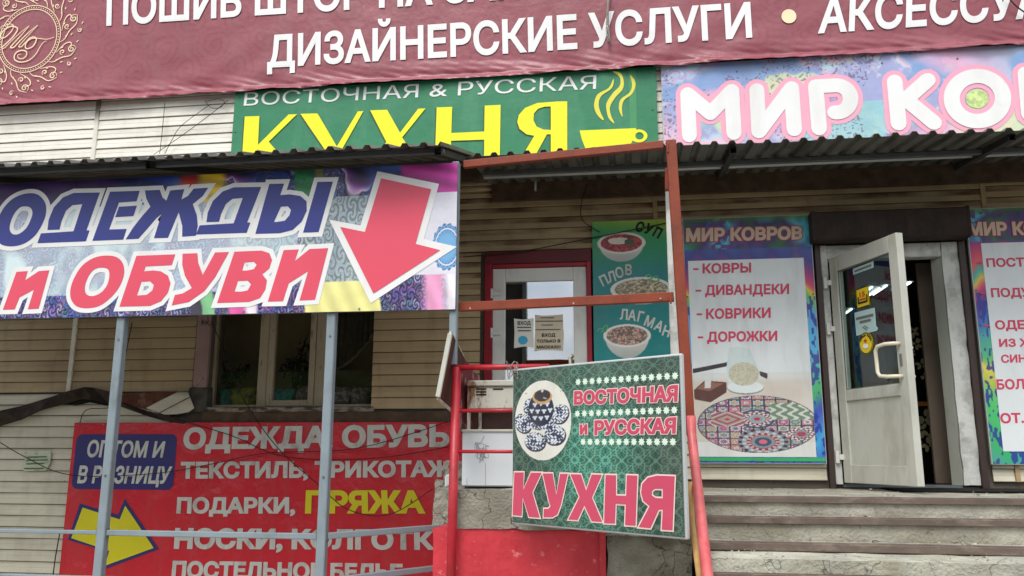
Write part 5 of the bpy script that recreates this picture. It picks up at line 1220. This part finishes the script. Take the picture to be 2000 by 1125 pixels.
def rug_fn(u, v):
    X = iu0+u*(iu1-iu0); Y = iv0+v*(iv1-iv0)
    w, hh = iu1-iu0, iv1-iv0
    c = np.ones(u.shape+(3,))*np.array((228, 233, 234), float); c = c*(1+.05*(fbm(X*3, Y*3, 4, 3)-.5))[..., None]
    # printed photograph: room corner, floor, chair, box
    def q(x, y): return pp.uv(1330+x/4.327, 660+y/4.327)
    hz = q(100, 280)[1]
    fl = sstep(0, .06, (q(100, 330)[1]-Y))*sstep(-.1, .2, (q(1150, 500)[0]-X)); c = mixc(c, (206, 182, 160), fl*(.45+.3*fbm(X*4, Y*16, 3, 2))*(Y > q(0, 880)[1])); c = mixc(c, (214, 208, 198), (Y < q(0, 300)[1])*.35)
    def quad(pts, col, f=1.0):
        nonlocal c
        P_ = [q(*p) for p in pts]; ins = np.ones(u.shape, bool)
        A = sum(P_[i][0]*P_[(i+1) % len(P_)][1]-P_[(i+1) % len(P_)][0]*P_[i][1] for i in range(len(P_)))
        for i in range(len(P_)):
            a, b = P_[i], P_[(i+1) % len(P_)]; cr_ = (b[0]-a[0])*(Y-a[1])-(b[1]-a[1])*(X-a[0]); ins &= (cr_*np.sign(A) > 0)
        c = mixc(c, col, ins*f)
    quad([(100, 262), (390, 205), (390, 240), (100, 300)], (62, 56, 58)); quad([(660, 280), (730, 300), (730, 350), (670, 320)], (70, 60, 60))
    quad([(110, 440), (200, 360), (385, 375), (385, 460), (250, 545), (115, 520)], (96, 62, 56)); quad([(130, 430), (210, 370), (360, 385), (240, 450)], (150, 104, 84)); quad([(200, 360), (255, 360), (250, 425), (200, 425)], (220, 222, 220))
    quad([(405, 85), (470, 75), (580, 90), (660, 270), (640, 400), (400, 400), (385, 250)], (212, 226, 224)); 
    def ellp(cx, cy, rx, ry): a, b = q(cx, cy); r1 = abs(q(cx+rx, cy)[0]-a); r2 = abs(q(cx, cy+ry)[1]-b); return ((X-a)/r1)**2+((Y-b)/r2)**2
    c[ellp(545, 425, 155, 55) < 1] = (150, 150, 146); c[ellp(545, 415, 152, 52) < 1] = (226, 234, 232); e = ellp(530, 305, 128, 100); c[e < 1] = (206, 202, 180); c = mixc(c, (168, 160, 130), (e < 1)*(vnoise(X*120, Y*120, 2) > .6)*.5)
    # round rug: patchwork of mandala tiles, squashed by its own perspective
    a, b = q(645, 728); rx = abs(q(645+512, 728)[0]-a); ry = abs(q(645, 728+242)[1]-b); s, t = (X-a)/rx, (Y-b)/ry; rr_ = s*s+t*t
    c = mixc(c, (90, 84, 80), (rr_ < 1.02).astype(float))
    gs, gt = s*5+20.35, t*4.4+20.2; ci, cj = np.floor(gs), np.floor(gt); fs, ft = gs-ci-.5, gt-cj-.5; hsh = (np.sin(ci*127.1+cj*311.7)*43758.5453) % 1
    pr_ = np.hypot(fs, ft); th = np.arctan2(ft, fs); ring = pr_*6.0+.35*np.cos(th*(6+np.floor(hsh*6)))
    cols = [(214, 50, 90), (60, 170, 200), (244, 238, 220), (120, 70, 160), (240, 200, 90), (50, 70, 120), (236, 240, 236), (220, 110, 150), (110, 170, 120)]
    tile = pal(hsh+np.floor(ring*1.6)*.37, cols); sq = (np.maximum(np.abs(fs), np.abs(ft)) > .44); tile[sq] = (70, 66, 80)
    for (cx, cy, R_, kk_) in ((0.08, -.62, .42, 16), (-.0, .18, .30, 14), (.72, -.35, .22, 12)):
        d = np.hypot(s-cx, (t-cy)*.9)/R_; th = np.arctan2(t-cy, s-cx); m_ = d < 1; pet = (np.cos(th*kk_) > 0)
        col = pal(np.floor(d*6)*.29+pet*.31*(d > .45)+cx, [(196, 30, 70), (236, 232, 222), (36, 60, 90), (170, 190, 190), (60, 46, 60)]); tile[m_] = col[m_]
    dm = (np.abs(s+.5)*1.9+np.abs(t-.17)*2.4); m_ = (np.abs(s+.5) < .27) & (np.abs(t-.17) < .25); col = pal(np.floor(dm*9)*.31, [(206, 40, 80), (150, 150, 110), (236, 200, 210), (90, 120, 120)]); tile[m_] = col[m_]
    m_ = (s > .22) & (t > .15) & (t < .75); wv = np.sin(s*34+2*np.sin(t*22)) > .2; tile[m_] = np.where(wv[..., None], np.array((206, 214, 200), float), np.array((120, 140, 120), float))[m_]
    k = (rr_ < .98); c[k] = tile[k]
    return c
print_grid(pp, iu0, iu1, iv0, iv1, .0038, rug_fn, M['printedm'], T, 'printed_picture', .003)
MB().frame(pp.W((.46+1.54)/2, pz0+.035, .004), Vector((1.07, 0, 0)), Vector((0, .004, 0)), Vector((0, 0, .03)), 0).build('green_border', mat('leaf green print', (60, 170, 100), .4, .4, var=.1, dirt=(70, 90, 190), dfac=.9, ds=(7, 1, 7), dlo=.58, dhi=.62), T)
item = mat('rose item print', (214, 66, 98), .4, .4, var=.03)
for w_, q_, dsh in (('КОВРЫ', [(1372, 515), (1467, 513), (1372, 534.5), (1467, 532.5)], 526), ('ДИВАНДЕКИ', [(1377, 557), (1541, 554), (1377, 577), (1541, 574.5)], 568), ('КОВРИКИ', [(1379, 603), (1505, 600.5), (1379, 623.5), (1505, 621)], 614), ('ДОРОЖКИ', [(1381, 648), (1518, 646), (1381, 668), (1518, 666)], 659)):
    lettering(pp, w_, q_, item, T, bold=.035, h=.006)
    x0_ = q_[0][0]-18; strokes(pp, [[(x0_+1, dsh), (x0_+9, dsh)]], .008, item, T, 'dash', .006)
hd = mat('cream heading print', (216, 192, 168), .4, .4, var=.04); hr = mat('red heading edge', (170, 50, 70), .4, .4, var=.04)
lettering(pp, 'МИР КОВРОВ', [(1340, 446), (1567, 442), (1340, 473), (1567, 468)], hd, T, bold=.05, h=.007, edge=.05, em=hr)
pp2, T = poster('carpet_poster', 'white carpet goods poster cut by the picture edge, right of the doorway', 2.805, 3.9, pz0, pz1, 2, None)
MB().frame(pp2.W(3.36, (1.64+3.35)/2, .0035), Vector((.92, 0, 0)), Vector((0, .003, 0)), Vector((0, 0, 1.71)), 0).build('white_field', mat('white field print', (226, 231, 232), .3, .45, var=.04, dirt=(190, 190, 184), dfac=.4, ds=(6, 6, 1.3), dlo=.5, dhi=.75), T)
for w_, q_ in (('ПОСТ', [(1925, 505), (1999, 503), (1927, 522), (2001, 521)]), ('ПОДУ', [(1934, 563), (2010, 562), (1936, 581), (2012, 580)]), ('ОДЕ', [(1942, 626), (2000, 625), (1944, 644), (2002, 643)]), ('ИЗ Х', [(1950, 662), (2008, 661), (1951, 678), (2009, 677)]), ('СИН', [(1954, 693), (2003, 692), (1955, 709), (2004, 708)]), ('БОЛ', [(1945, 741), (1999, 740), (1947, 761), (2001, 760)]), ('ОТ.', [(1952, 807), (1998, 806), (1954, 827), (2000, 826)])):
    lettering(pp2, w_, q_, item, T, bold=.035, h=.007)
for x_, y_ in ((1908, 514), (1915, 573), (1922, 636)): strokes(pp2, [[(x_+1, y_), (x_+8, y_)]], .008, item, T, 'dash', .007)
lettering(pp2, 'МИР КОВРОВ', [(1889, 434), (2116, 432), (1892, 461), (2119, 458)], hd, T, bold=.05, h=.007, edge=.05, em=hr)

# ------------------------------------------------------------------ big red banner
pr_ = Pl((0, -.05, 0)); ru0 = pr_.uv(130, 975)[0]; ru1 = -1.45; rv1 = pr_.uv(400, 825)[1]; rv0 = .45
T = thing('red_banner', 'big red vinyl banner with white and yellow words and a yellow arrow', 'banner', ((ru0+ru1)/2, -.05, rv0))
sheet_backing(pr_, ru0, ru1, rv0, rv1, .006, M['vinylred'], T, 'sheet')
a = [pr_.uv(*p) for p in ((149, 848), (347, 848), (141, 955), (338, 957))]
x0_, x1_, y0_, y1_ = (a[0][0]+a[2][0])/2, (a[1][0]+a[3][0])/2, (a[2][1]+a[3][1])/2, (a[0][1]+a[1][1])/2; r_ = .06
rb = []
for cx, cy, s0 in ((x1_-r_, y1_-r_, 0), (x0_+r_, y1_-r_, 1), (x0_+r_, y0_+r_, 2), (x1_-r_, y0_+r_, 3)): rb += [(cx+r_*math.cos(t), cy+r_*math.sin(t)) for t in np.linspace(s0*math.pi/2, (s0+1)*math.pi/2, 7)]
shapes(pr_, [[rb]], M['bluevinyl'], T, 'blue_box', .003, px=False)
lettering(pr_, 'ОПТОМ И', [(173, 859), (324, 862), (170, 893), (321, 894)], M['greytx'], T, bold=.035, shear=.12, h=.006)
lettering(pr_, 'В РОЗНИЦУ', [(154, 909), (337, 911), (151, 944), (333, 945)], M['greytx'], T, bold=.035, shear=.12, h=.006)
for w_, q_, mm in (('ОДЕЖДА, ОБУВЬ', [(361, 835), (878, 828), (357, 878), (878, 873)], 'greytx'), ('ТЕКСТИЛЬ, ТРИКОТАЖ', [(354, 902), (882, 899), (353, 935), (882, 931.5)], 'greytx'),
                   ('ПОДАРКИ,', [(347, 971), (577, 971), (345, 1003), (577, 1003)], 'greytx'), ('ПРЯЖА', [(598, 957.5), (826, 957.5), (596, 1003), (830, 1003)], 'yellowtx'),
                   ('НОСКИ, КОЛГОТКИ', [(343, 1031), (888, 1035), (340, 1072), (889, 1074)], 'greytx'), ('ПОСТЕЛЬНОЕ БЕЛЬЕ', [(338, 1095), (787, 1101), (335, 1129), (787, 1134)], 'greytx')):
    lettering(pr_, w_, q_, M[mm], T, bold=.05, h=.006)
Z3 = lambda L_: [(x/3.462, 800+y/3.462) for x, y in L_]
shapes(pr_, [[Z3([(543, 635), (800, 712), (845, 603), (1077, 943), (690, 1085), (727, 960), (460, 880)])]], M['bluevinyl'], T, 'arrow_border', .004)
shapes(pr_, [[Z3([(562, 662), (812, 742), (850, 650), (1042, 935), (712, 1055), (742, 955), (485, 868)])]], M['yellowtx'], T, 'arrow', .007)
g = MB()
for u in np.arange(ru0+.03, ru1, .27): g.tube([pr_.W(u, rv1-.018, 0), pr_.W(u, rv1-.018, .006)], .006, 8)
g.build('grommets', M['chrome'], T)

# ------------------------------------------------------------------ papers and stickers
def sheet(pl, pts, m, name, label, cat, h=.003, curl=.0):
    u = [pl.uv(*p) for p in pts]; xs = [a[0] for a in u]; ys = [a[1] for a in u]
    T = thing(name, label, cat, pl.W(sum(xs)/len(xs), min(ys), h))
    co, fs = fill([u]); n = len(co); V = [pl.W(a, b, h) for a, b in co]+[pl.W(a, b, h+.0012+curl*abs(math.sin(a*40+b*30))) for a, b in co]
    N_ = len(u); V += [pl.W(a, b, h) for a, b in u]+[pl.W(a, b, h+.0012+curl*abs(math.sin(a*40+b*30))) for a, b in u]
    F = [tuple(f) for f in fs]+[tuple(k+n for k in f) for f in fs]+[(2*n+i, 2*n+(i+1) % N_, 2*n+N_+(i+1) % N_, 2*n+N_+i) for i in range(N_)]
    me = bpy.data.meshes.new(name); me.from_pydata([tuple(v) for v in V], [], F); me.update(); link('paper', me, m, T); return T
pc = Pl((0, .022, 0)); k1 = lambda x, y: (920+x/4.019, 460+y/4.018)
T = sheet(pc, [k1(*p) for p in ((338, 652), (410, 660), (490, 650), (488, 760), (492, 878), (420, 870), (338, 884), (342, 760))], M['paper'], 'notice', 'white entry notice with a blue mask picture on the cafe door glass', 'notice', curl=.002)
lettering(pc, 'ВХОД', [k1(*p) for p in ((366, 674), (468, 672), (366, 704), (468, 702))], M['black_tx'], T, bold=.03, h=.009)
shapes(pc, [[[k1(*p) for p in ell(408, 822, 38, 34, 24)]]], M['sky_blue'], T, 'mask_print', .008)
gl = mat('grey print', (110, 108, 104), .7, .2, var=0)
strokes(pc, [[k1(366, 722), k1(468, 722)], [k1(372, 748), k1(466, 747)]], .006, gl, T, 'small_print', .008)
T = sheet(pc, [k1(*p) for p in ((502, 622), (560, 630), (640, 626), (720, 620), (724, 740), (728, 760), (722, 905), (640, 900), (560, 898), (497, 908), (503, 760))], M['paperb'], 'notice', 'torn beige masks-only notice beside the small white notice', 'notice', curl=.003)
for w_, q_ in (('ВХОД', ((556, 770), (662, 768), (556, 796), (662, 794))), ('ТОЛЬКО В', ((516, 818), (702, 816), (516, 842), (702, 840))), ('МАСКАХ!!!', ((516, 864), (704, 862), (516, 888), (704, 886)))):
    lettering(pc, w_, [k1(*p) for p in q_], M['black_tx'], T, bold=.035, h=.010)
strokes(pc, [[k1(550, 648), k1(650, 646)], [k1(510, 674), k1(718, 672)], [k1(556, 704), k1(640, 703)], [k1(510, 740), k1(700, 738)]], .004, gl, T, 'small_print', .010)
lq = Pl(lp.W(0, 0, -.026), lp.ex, lp.ey); k4 = lambda x, y: (1640+x/4.329, 500+y/4.327)
T = sheet(lq, [k4(*p) for p in ((115, 110), (288, 42), (290, 98), (118, 160))], M['papert'], 'hours_strip', 'slim pale strip of paper at the top of the open door glass', 'notice')
strokes(lq, [[k4(135, 130), k4(270, 78)]], .008, gl, T, 'small_print', .007)
T = sheet(lq, [k4(*p) for p in ((140, 285), (245, 245), (262, 415), (152, 450))], M['steyellow'], 'distance_sticker', 'yellow rectangular sticker numbered 15 on the open door glass', 'sticker')
strokes(lq, [[k4(143, 288), k4(244, 250), k4(258, 412), k4(153, 446), k4(143, 288)]], .004, M['black_tx'], T, 'border', .006)
lettering(lq, '15', [k4(*p) for p in ((172, 308), (218, 292), (178, 352), (222, 338))], M['stred'], T, bold=.03, h=.009)
strokes(lq, [[k4(163, 355), k4(166, 402)], [k4(236, 330), k4(238, 380)], [k4(166, 402), k4(236, 382)]], .008, M['black_tx'], T, 'printed_figures', .008); strokes(lq, [[k4(178, 372), k4(226, 358)]], .006, M['stred'], T, 'small_print', .009)
T = sheet(lq, [k4(*p) for p in ((128, 480), (300, 436), (312, 590), (330, 612), (316, 632), (145, 675))], M['papert'], 'mask_notice', 'pale teal paper notice between the two yellow stickers on the open door', 'notice')
strokes(lq, [[k4(150, 530), k4(285, 498)], [k4(180, 560), k4(265, 540)]], .010, gl, T, 'small_print', .007); strokes(lq, [[k4(200, 600), k4(235, 625)], [k4(215, 590), k4(245, 610)]], .004, gl, T, 'drawing', .007)
T = sheet(lq, [k4(*p) for p in ell(227, 738, 60, 94, 28)], M['steyellow'], 'round_mask_sticker', 'oval yellow sticker with a white mask below the pale paper notice', 'sticker')
strokes(lq, [[k4(*p) for p in ell(227, 738, 55, 88, 28)+ell(227, 738, 55, 88, 28)[:1]]], .004, M['black_tx'], T, 'border', .006)
shapes(lq, [[[k4(*p) for p in ell(228, 762, 24, 20, 16)]]], M['whitetx'], T, 'mask_print', .009); strokes(lq, [[k4(222, 706), k4(226, 728)], [k4(214, 718), k4(234, 714)]], .006, M['stred'], T, 'cross', .009); strokes(lq, [[k4(185, 720), k4(190, 690), k4(225, 668)], [k4(240, 668), k4(262, 690), k4(268, 712)]], .006, M['black_tx'], T, 'small_print', .008)
pw = Pl((0, -.012, 0)); T = sheet(pw, [(49, 884), (76, 880), (101, 882), (99, 905), (91, 919), (47, 920), (50, 900)], M['paperg'], 'flyer', 'torn faded green flyer stuck to the pale siding at far left', 'flyer', curl=.004, h=.006)
strokes(pw, [[(57, 893), (92, 892)], [(54, 899), (94, 898)], [(54, 906), (88, 905)], [(50, 915), (86, 915)]], .006, mat('green print', (90, 120, 80), .8, .2, var=0), T, 'small_print', .014)

# ------------------------------------------------------------------ torn trim and loose plank left of the window
T = thing('torn_trim', 'bent dark sheet-metal trim torn from the siding at far left', 'trim', (-5, -.06, 2.0))
def ribbon(top, bot, Y0, t, mk, nm, seed=0, twist=.04):
    V, F = [], []; n = len(top)
    for i in range(n):
        w = twist*math.sin(i*1.7+seed)
        a, b = at(*top[i], Y0-w), at(*bot[i], Y0+w*.5); V += [a, b, a+Vector((0, t, 0)), b+Vector((0, t, 0))]
    for i in range(n-1):
        a, b = i*4, i*4+4; F += [(a, a+1, b+1, b), (a+2, b+2, b+3, a+3), (a, b, b+2, a+2), (a+1, a+3, b+3, b+1)]
    F += [(0, 2, 3, 1), (4*n-4, 4*n-3, 4*n-1, 4*n-2)]
    return MB().faces(V, F).build(nm, M[mk], T)
ribbon([(-60, 830), (0, 802), (45, 792), (100, 775), (135, 763), (165, 756), (182, 757), (215, 765)], [(-60, 856), (0, 832), (40, 820), (75, 803), (120, 790), (160, 779), (180, 781), (212, 790)], -.07, .014, 'trimdark', 'bent_strip', 1)
ribbon([(100, 788), (135, 778), (165, 772), (212, 778)], [(118, 790), (150, 792), (175, 786), (212, 793)], -.03, .004, 'black', 'gap_shade', 1, .0)  # black strip standing in for the shadow beneath the bent trim
ribbon([(212, 764), (240, 768), (300, 766), (345, 764)], [(212, 782), (240, 790), (300, 802), (318, 812)], -.045, .008, 'rusttrim', 'bent_strip', 2, .015)
ribbon([(230, 783), (285, 802), (325, 812), (360, 822)], [(230, 792), (285, 812), (325, 823), (360, 828)], -.06, .012, 'trimdark', 'bent_strip', 3, .02)
T = thing('hanging_plank', 'loose cream siding piece hanging askew beside the window reveal', 'plank', (-4.1, -.07, 2.0))
ribbon([(285, 797), (318, 780), (350, 764), (366, 763)], [(322, 810), (345, 809), (368, 805), (379, 797)], -.075, .006, 'siding_low', 'plank_piece', 4, .012)
V1, V2 = at(312, 806, -.093), at(372, 775, -.088)
MB().bar(V1, V2, .004, .007).build('crease', M['wood'], T)

# ------------------------------------------------------------------ cables
def cable(label, pts, r=.004, sag=0, m='cable'):
    P_ = [np.array(at(x, y, Y)) for x, y, Y in pts]
    sm = smooth_loop(P_, 6, False); g = MB().tube([Vector(p) for p in sm], r, 6)
    tag(g.build('cable', M[m]), label, 'cable')
cable('thin cable crossing the far-left siding down onto the red banner', [(-30, 845, -.09), (50, 893, -.09), (140, 928, -.10), (300, 925, -.10), (420, 905, -.1), (520, 885, -.1), (700, 875, -.1), (880, 822, -.12)])
cable('dark cable falling from the window across the middle of the red banner', [(412, 626, -.09), (440, 690, -.09), (470, 770, -.1), (540, 872, -.12), (620, 945, -.12), (680, 995, -.12), (760, 1005, -.12), (845, 955, -.14)])
cable('cable drooping along the top right words of the red banner', [(330, 815, -.1), (450, 850, -.1), (540, 888, -.11), (640, 898, -.11), (760, 892, -.11), (880, 872, -.12)])
cable('dark wire hanging vertically beside the left edge of the red banner', [(118, 1035, -.09), (108, 1090, -.09), (102, 1140, -.09)], .005)
cable('thin wire dropping behind the left blue-grey post to the torn trim', [(258, 630, -.06), (240, 720, -.06), (225, 790, -.1), (170, 800, -.1), (156, 826, -.08)])
cable('dark cable looping from the canopy down to the menu banner top', [(1148, 358, -.05), (1135, 400, -.06), (1138, 430, -.06), (1165, 450, -.07), (1172, 452, -.07)])
cable('dark cable strung from the cafe door top across the soup bowl', [(905, 502, -.05), (1010, 492, -.06), (1080, 480, -.06), (1180, 460, -.07), (1300, 436, -.07)], .005)
cable('thin loop of wire at the left corner of the green wall sign', [(400, 196, -.07), (412, 210, -.07), (430, 210, -.07), (438, 198, -.07), (425, 193, -.07), (404, 198, -.07)], .003)
cable('fine wire running down the upper siding to the canopy', [(322, 200, -.05), (318, 245, -.05), (312, 300, -.05)], .003)
cable('fine slanting wire on the upper siding left of the green sign', [(446, 196, -.05), (400, 232, -.05), (345, 272, -.05), (300, 302, -.05)], .003)
cable('second fine slanting wire curving on the upper siding', [(412, 203, -.05), (355, 245, -.05), (335, 275, -.05), (322, 300, -.05)], .003)
cable('black cable crossing the upper right corner of the maroon banner', [(1965, -10, -.12), (1985, 12, -.12), (2010, 30, -.12)], .006)
cable('dark red wire hanging beside the red railing post', [(868, 800, -1.6), (886, 850, -1.8), (882, 900, -1.8), (886, 940, -1.8)], .004)
# knob of the open door seal, bracket by the canopy
g = MB().tube([at(1046, 340, -.1)+Vector((0, 0, .1)), at(1046, 373, -.1)], .012, 8); tag(g.build('hook', M['chrome']), 'small grey hook hanging under the canopy above the cafe door', 'hook')

# ------------------------------------------------------------------ things behind the window
def roll(x0, x1, z, y, r, mk, label):
    pts = [(x0+(x1-x0)*i/6, y+random.uniform(-.01, .01), z+r+random.uniform(-.006, .006)) for i in range(7)]
    g = MB().tube(pts, [r*random.uniform(.93, 1.05) for _ in pts], 14); tag(g.build('textile_roll', M[mk]), label, 'fabric roll', 'rolls of cloth behind the window')
zs = 2.02
g = MB().box((-4.85, .30, 1.9), (-1.8, .75, 2.03)); tag(g.build('display_shelf', M['innerdoor']), 'shelf behind the window carrying the cloth rolls', 'shelf')
def wx(px): return at(px, 790, .5).x
roll(wx(425), wx(455), 2.03, .45, .10, 'textile1', 'blue-teal patterned cloth roll at the left end behind the window'); roll(wx(457), wx(500), 2.03, .45, .105, 'textile2', 'olive and teal cloth roll behind the left window pane')
roll(wx(532), wx(580), 2.03, .45, .10, 'textile1', 'green-teal cloth roll behind the centre casement'); roll(wx(582), wx(615), 2.03, .46, .11, 'textile3', 'mauve white-flecked cloth roll behind the centre casement')
roll(wx(652), wx(688), 2.03, .45, .105, 'textile3', 'mauve cloth roll behind the right window pane'); roll(wx(694), wx(728), 2.03, .45, .105, 'textile3', 'white-flowered grey cloth roll at the right end behind the window')
def plant(px, y, z, h, label, seed, sp=.25):
    R = random.Random(seed); x = at(px, 700, y).x
    T = thing('potted_plant', label, 'plant', (x, y, z))
    MB().tube([(x, y, z), (x, y, z+.12)], [.06, .08], 12).build('pot', M['wood'], T)
    g = MB(); s = MB()
    for i in range(16):
        a = R.uniform(0, 6.28); rr = R.uniform(.3, 1)*sp; top = Vector((x+rr*math.cos(a), y+rr*math.sin(a)*.5, z+.12+h*R.uniform(.3, 1)))
        mid = Vector((x+rr*.4*math.cos(a), y, z+.12+h*.6)); s.tube([(x, y, z+.1), mid, top], .005, 5)
        for k in range(14):
            p = mid.lerp(top, R.random())+Vector((R.uniform(-.04, .04), R.uniform(-.04, .04), R.uniform(-.04, .04))); d = Vector((R.uniform(-1, 1), R.uniform(-1, 1), R.uniform(-1, .5))).normalized()*R.uniform(.03, .06); e = d.cross(Vector((R.random(), R.random(), R.random()))).normalized()*.014
            g.faces([p, p+d*.5+e, p+d, p+d*.5-e], [(0, 1, 2, 3)])
    s.build('stems', M['leaf'], T); g.build('leaves', M['leaf'], T)
plant(452, .62, 2.03, .38, 'dark leafy plant behind the left window pane', 1); plant(578, .64, 2.03, .62, 'tall dark plant behind the centre casement', 2, .2); plant(600, .6, 2.03, .3, 'low dark plant right of the centre casement glass', 3, .15)
g = MB(); V, F = [], []
a0, b0_ = at(655, 722, .42), at(735, 640, .42)
nn = 26
for i in range(nn+1):
    f = i/nn; x = a0.x+(b0_.x-a0.x+.1)*f; zl = a0.z+(b0_.z-a0.z+.12)*f**1.6; V += [(x, .42+.02*math.sin(i*1.9), zl+.015*abs(math.sin(i*1.5))), (x, .42+.02*math.sin(i*1.9), 3.4)]
for i in range(nn): F.append((2*i, 2*i+2, 2*i+3, 2*i+1))
lm = mat('sheer curtain', (96, 92, 80), .9, .1, var=.2, vs=30); g.faces(V, F)
T = thing('lace_curtain', 'dim lace curtain with a scalloped hem behind the right window pane', 'curtain', (a0.x+.3, .42, 2.3)); g.build('cloth', lm, T)
g = MB(); g.tube([Vector(V[2*i]) for i in range(nn+1)], .012, 6); g.build('hem', M['lace'], T)

# carpets hung inside the shop, inner door, ceiling tubes
T = thing('hanging_carpet', 'black carpet with cream flowers hanging just inside the open door', 'carpet', (2.5, .9, 1.4))
cx0, cx1 = at(1772, 800, 1.0).x, at(1850, 800, 1.0).x
MB().box((cx0-.15, 1.0, 1.40), (cx1+.6, 1.02, 2.85)).build('pile', M['rugblack'], T)
fl = []
R = random.Random(5); pf = Pl((0, .998, 0))
for fx, fy, s in ((1782, 648, 1.1), (1790, 672, 1), (1800, 712, 1), (1778, 690, .8), (1806, 735, .7), (1806, 815, 1.4), (1800, 840, 1.2), (1812, 868, 1.2), (1795, 858, .7), (1822, 850, .8), (1830, 700, 1), (1840, 780, 1.2), (1785, 900, .9)):
    u, v = pf.uv(fx, fy)
    for k in range(5):
        a = k*1.257+R.random(); fl.append([ell(u+.034*s*math.cos(a), v+.034*s*math.sin(a), .026*s, .015*s, 10, a)])
shapes(pf, fl, M['flower'], T, 'flower', .004, px=False, join=True)
MB().box((cx0-.15, .992, 2.06), (cx1+.6, .998, 2.10)).build('orange_band', M['orange'], T)
ix = at(1808, 700, .6).x
g = MB(); a_, b_ = at(1815, 800, .42).x, at(1860, 800, .42).x
g.box((a_, .42, 1.37), (b_+.25, .46, 3.30), .004); tag(g.build('inner_door_panel', M['innerdoor']), 'brown-grey inner door panel behind the right side of the shop opening', 'door panel')
lamps = ('upper left behind the door glass', 'middle one beside the yellow 15 sticker', 'nearest the right stile of the door glass', 'lowest left, beside the pale paper notice', 'low one partly behind the pale paper notice', 'in the gap right of the door')
for i, (px_, py_) in enumerate(((1704, 560), (1718, 562), (1732, 557), (1650, 606), (1664, 603), (1778, 551))):
    d = ray(px_, py_); t = (3.64-CAM.z)/d.z; p = CAM+d*t; x, y = p.x, p.y
    T = thing('ceiling_light', 'lit white ceiling tube inside the carpet shop, '+lamps[i], 'ceiling light', (x, y, 3.64), 'lit tubes on the carpet shop ceiling')
    MB().box((x-.05, y-.02, 3.65), (x+.05, y+.62, 3.685), .004).build('housing', M['pvc'], T)
    MB().tube([(x, y, 3.635), (x, y+.6, 3.635)], .011, 8).build('tube', M['tube_light'], T)
# screws through the wall signs
def screws(pl, tname, lab, spots, h=.004, r=.008):
    T = [o for o in bpy.data.objects if o.get('label', '').startswith(lab)][0]
    for u, v in spots: MB().tube([pl.W(u, v, h-.003), pl.W(u, v, h+.003)], r, 8).build('screw', M['darksteel'], T)
screws(pp, '', 'tall white carpet poster', [(x, z) for x in (.475, 1.0, 1.525) for z in (pz0+.018, pz1-.018)]+[(x, z) for x in (.475, 1.525) for z in (2.2, 2.95)])
screws(pp2, '', 'white carpet goods poster', [(2.825, z) for z in (pz0+.018, 2.2, 2.95, pz1-.018)])
screws(pg, '', 'wide green cafe sign', [(x, 5.06) for x in np.linspace(gu0+.05, gu1-.05, 6)]+[(gu1-.04, 4.7), (gu0+.03, 4.7)])
screws(pm, '', 'pastel fractal sign', [(x, 4.72) for x in (mu0+.03,)]+[(x, 5.02) for x in np.linspace(mu0+.05, 3.5, 6)])
screws(pk, '', 'square tilted green cafe sign', [(ku0+.02, kv0+.02), (ku1-.02, kv0+.02), (ku0+.02, kv1-.02), (ku1-.02, kv1-.02)], .006, .006)
T = [o for o in bpy.data.objects if o.name == 'porch_frame'][0]
for p in (at(1310, 583, -1.965), at(1304, 288, -1.965)):
    MB().frame(p, Vector((.012, 0, 0)), Vector((0, .012, 0)), Vector((0, 0, .07)), .003).build('weld', M['rust'], T)
for x_, y_ in ((918, 602), (1120, 592), (1290, 583), (1316, 420), (1328, 640)):
    MB().tube([at(x_, y_, -1.95), at(x_, y_, -1.90)], .006, 8).build('bolt', M['alu'], T)
# dried leaf litter and a cigarette packet scrap by the riser
g = MB(); R_ = random.Random(8)
for i in range(26):
    x, y = R_.uniform(.5, 4.2), R_.choice((-1.78, -2.12, -.1)); z = {-1.78: 1.238, -2.12: 1.119, -.1: 1.34}[y]; a = R_.uniform(0, 6.28); s_ = R_.uniform(.012, .028)
    p = Vector((x, y-R_.uniform(0, .1), z)); d = Vector((math.cos(a), math.sin(a), .25))*s_; e = Vector((-math.sin(a), math.cos(a), .4))*s_*.5
    g.faces([p-d, p+e, p+d, p-e+Vector((0, 0, s_*.6))], [(0, 1, 2), (0, 2, 3)])
tag(g.build('leaf_litter', M['wood']), 'dry leaf scraps lying on the stair treads', 'leaf litter', kind='stuff')
bpy.data.objects.remove(_to)
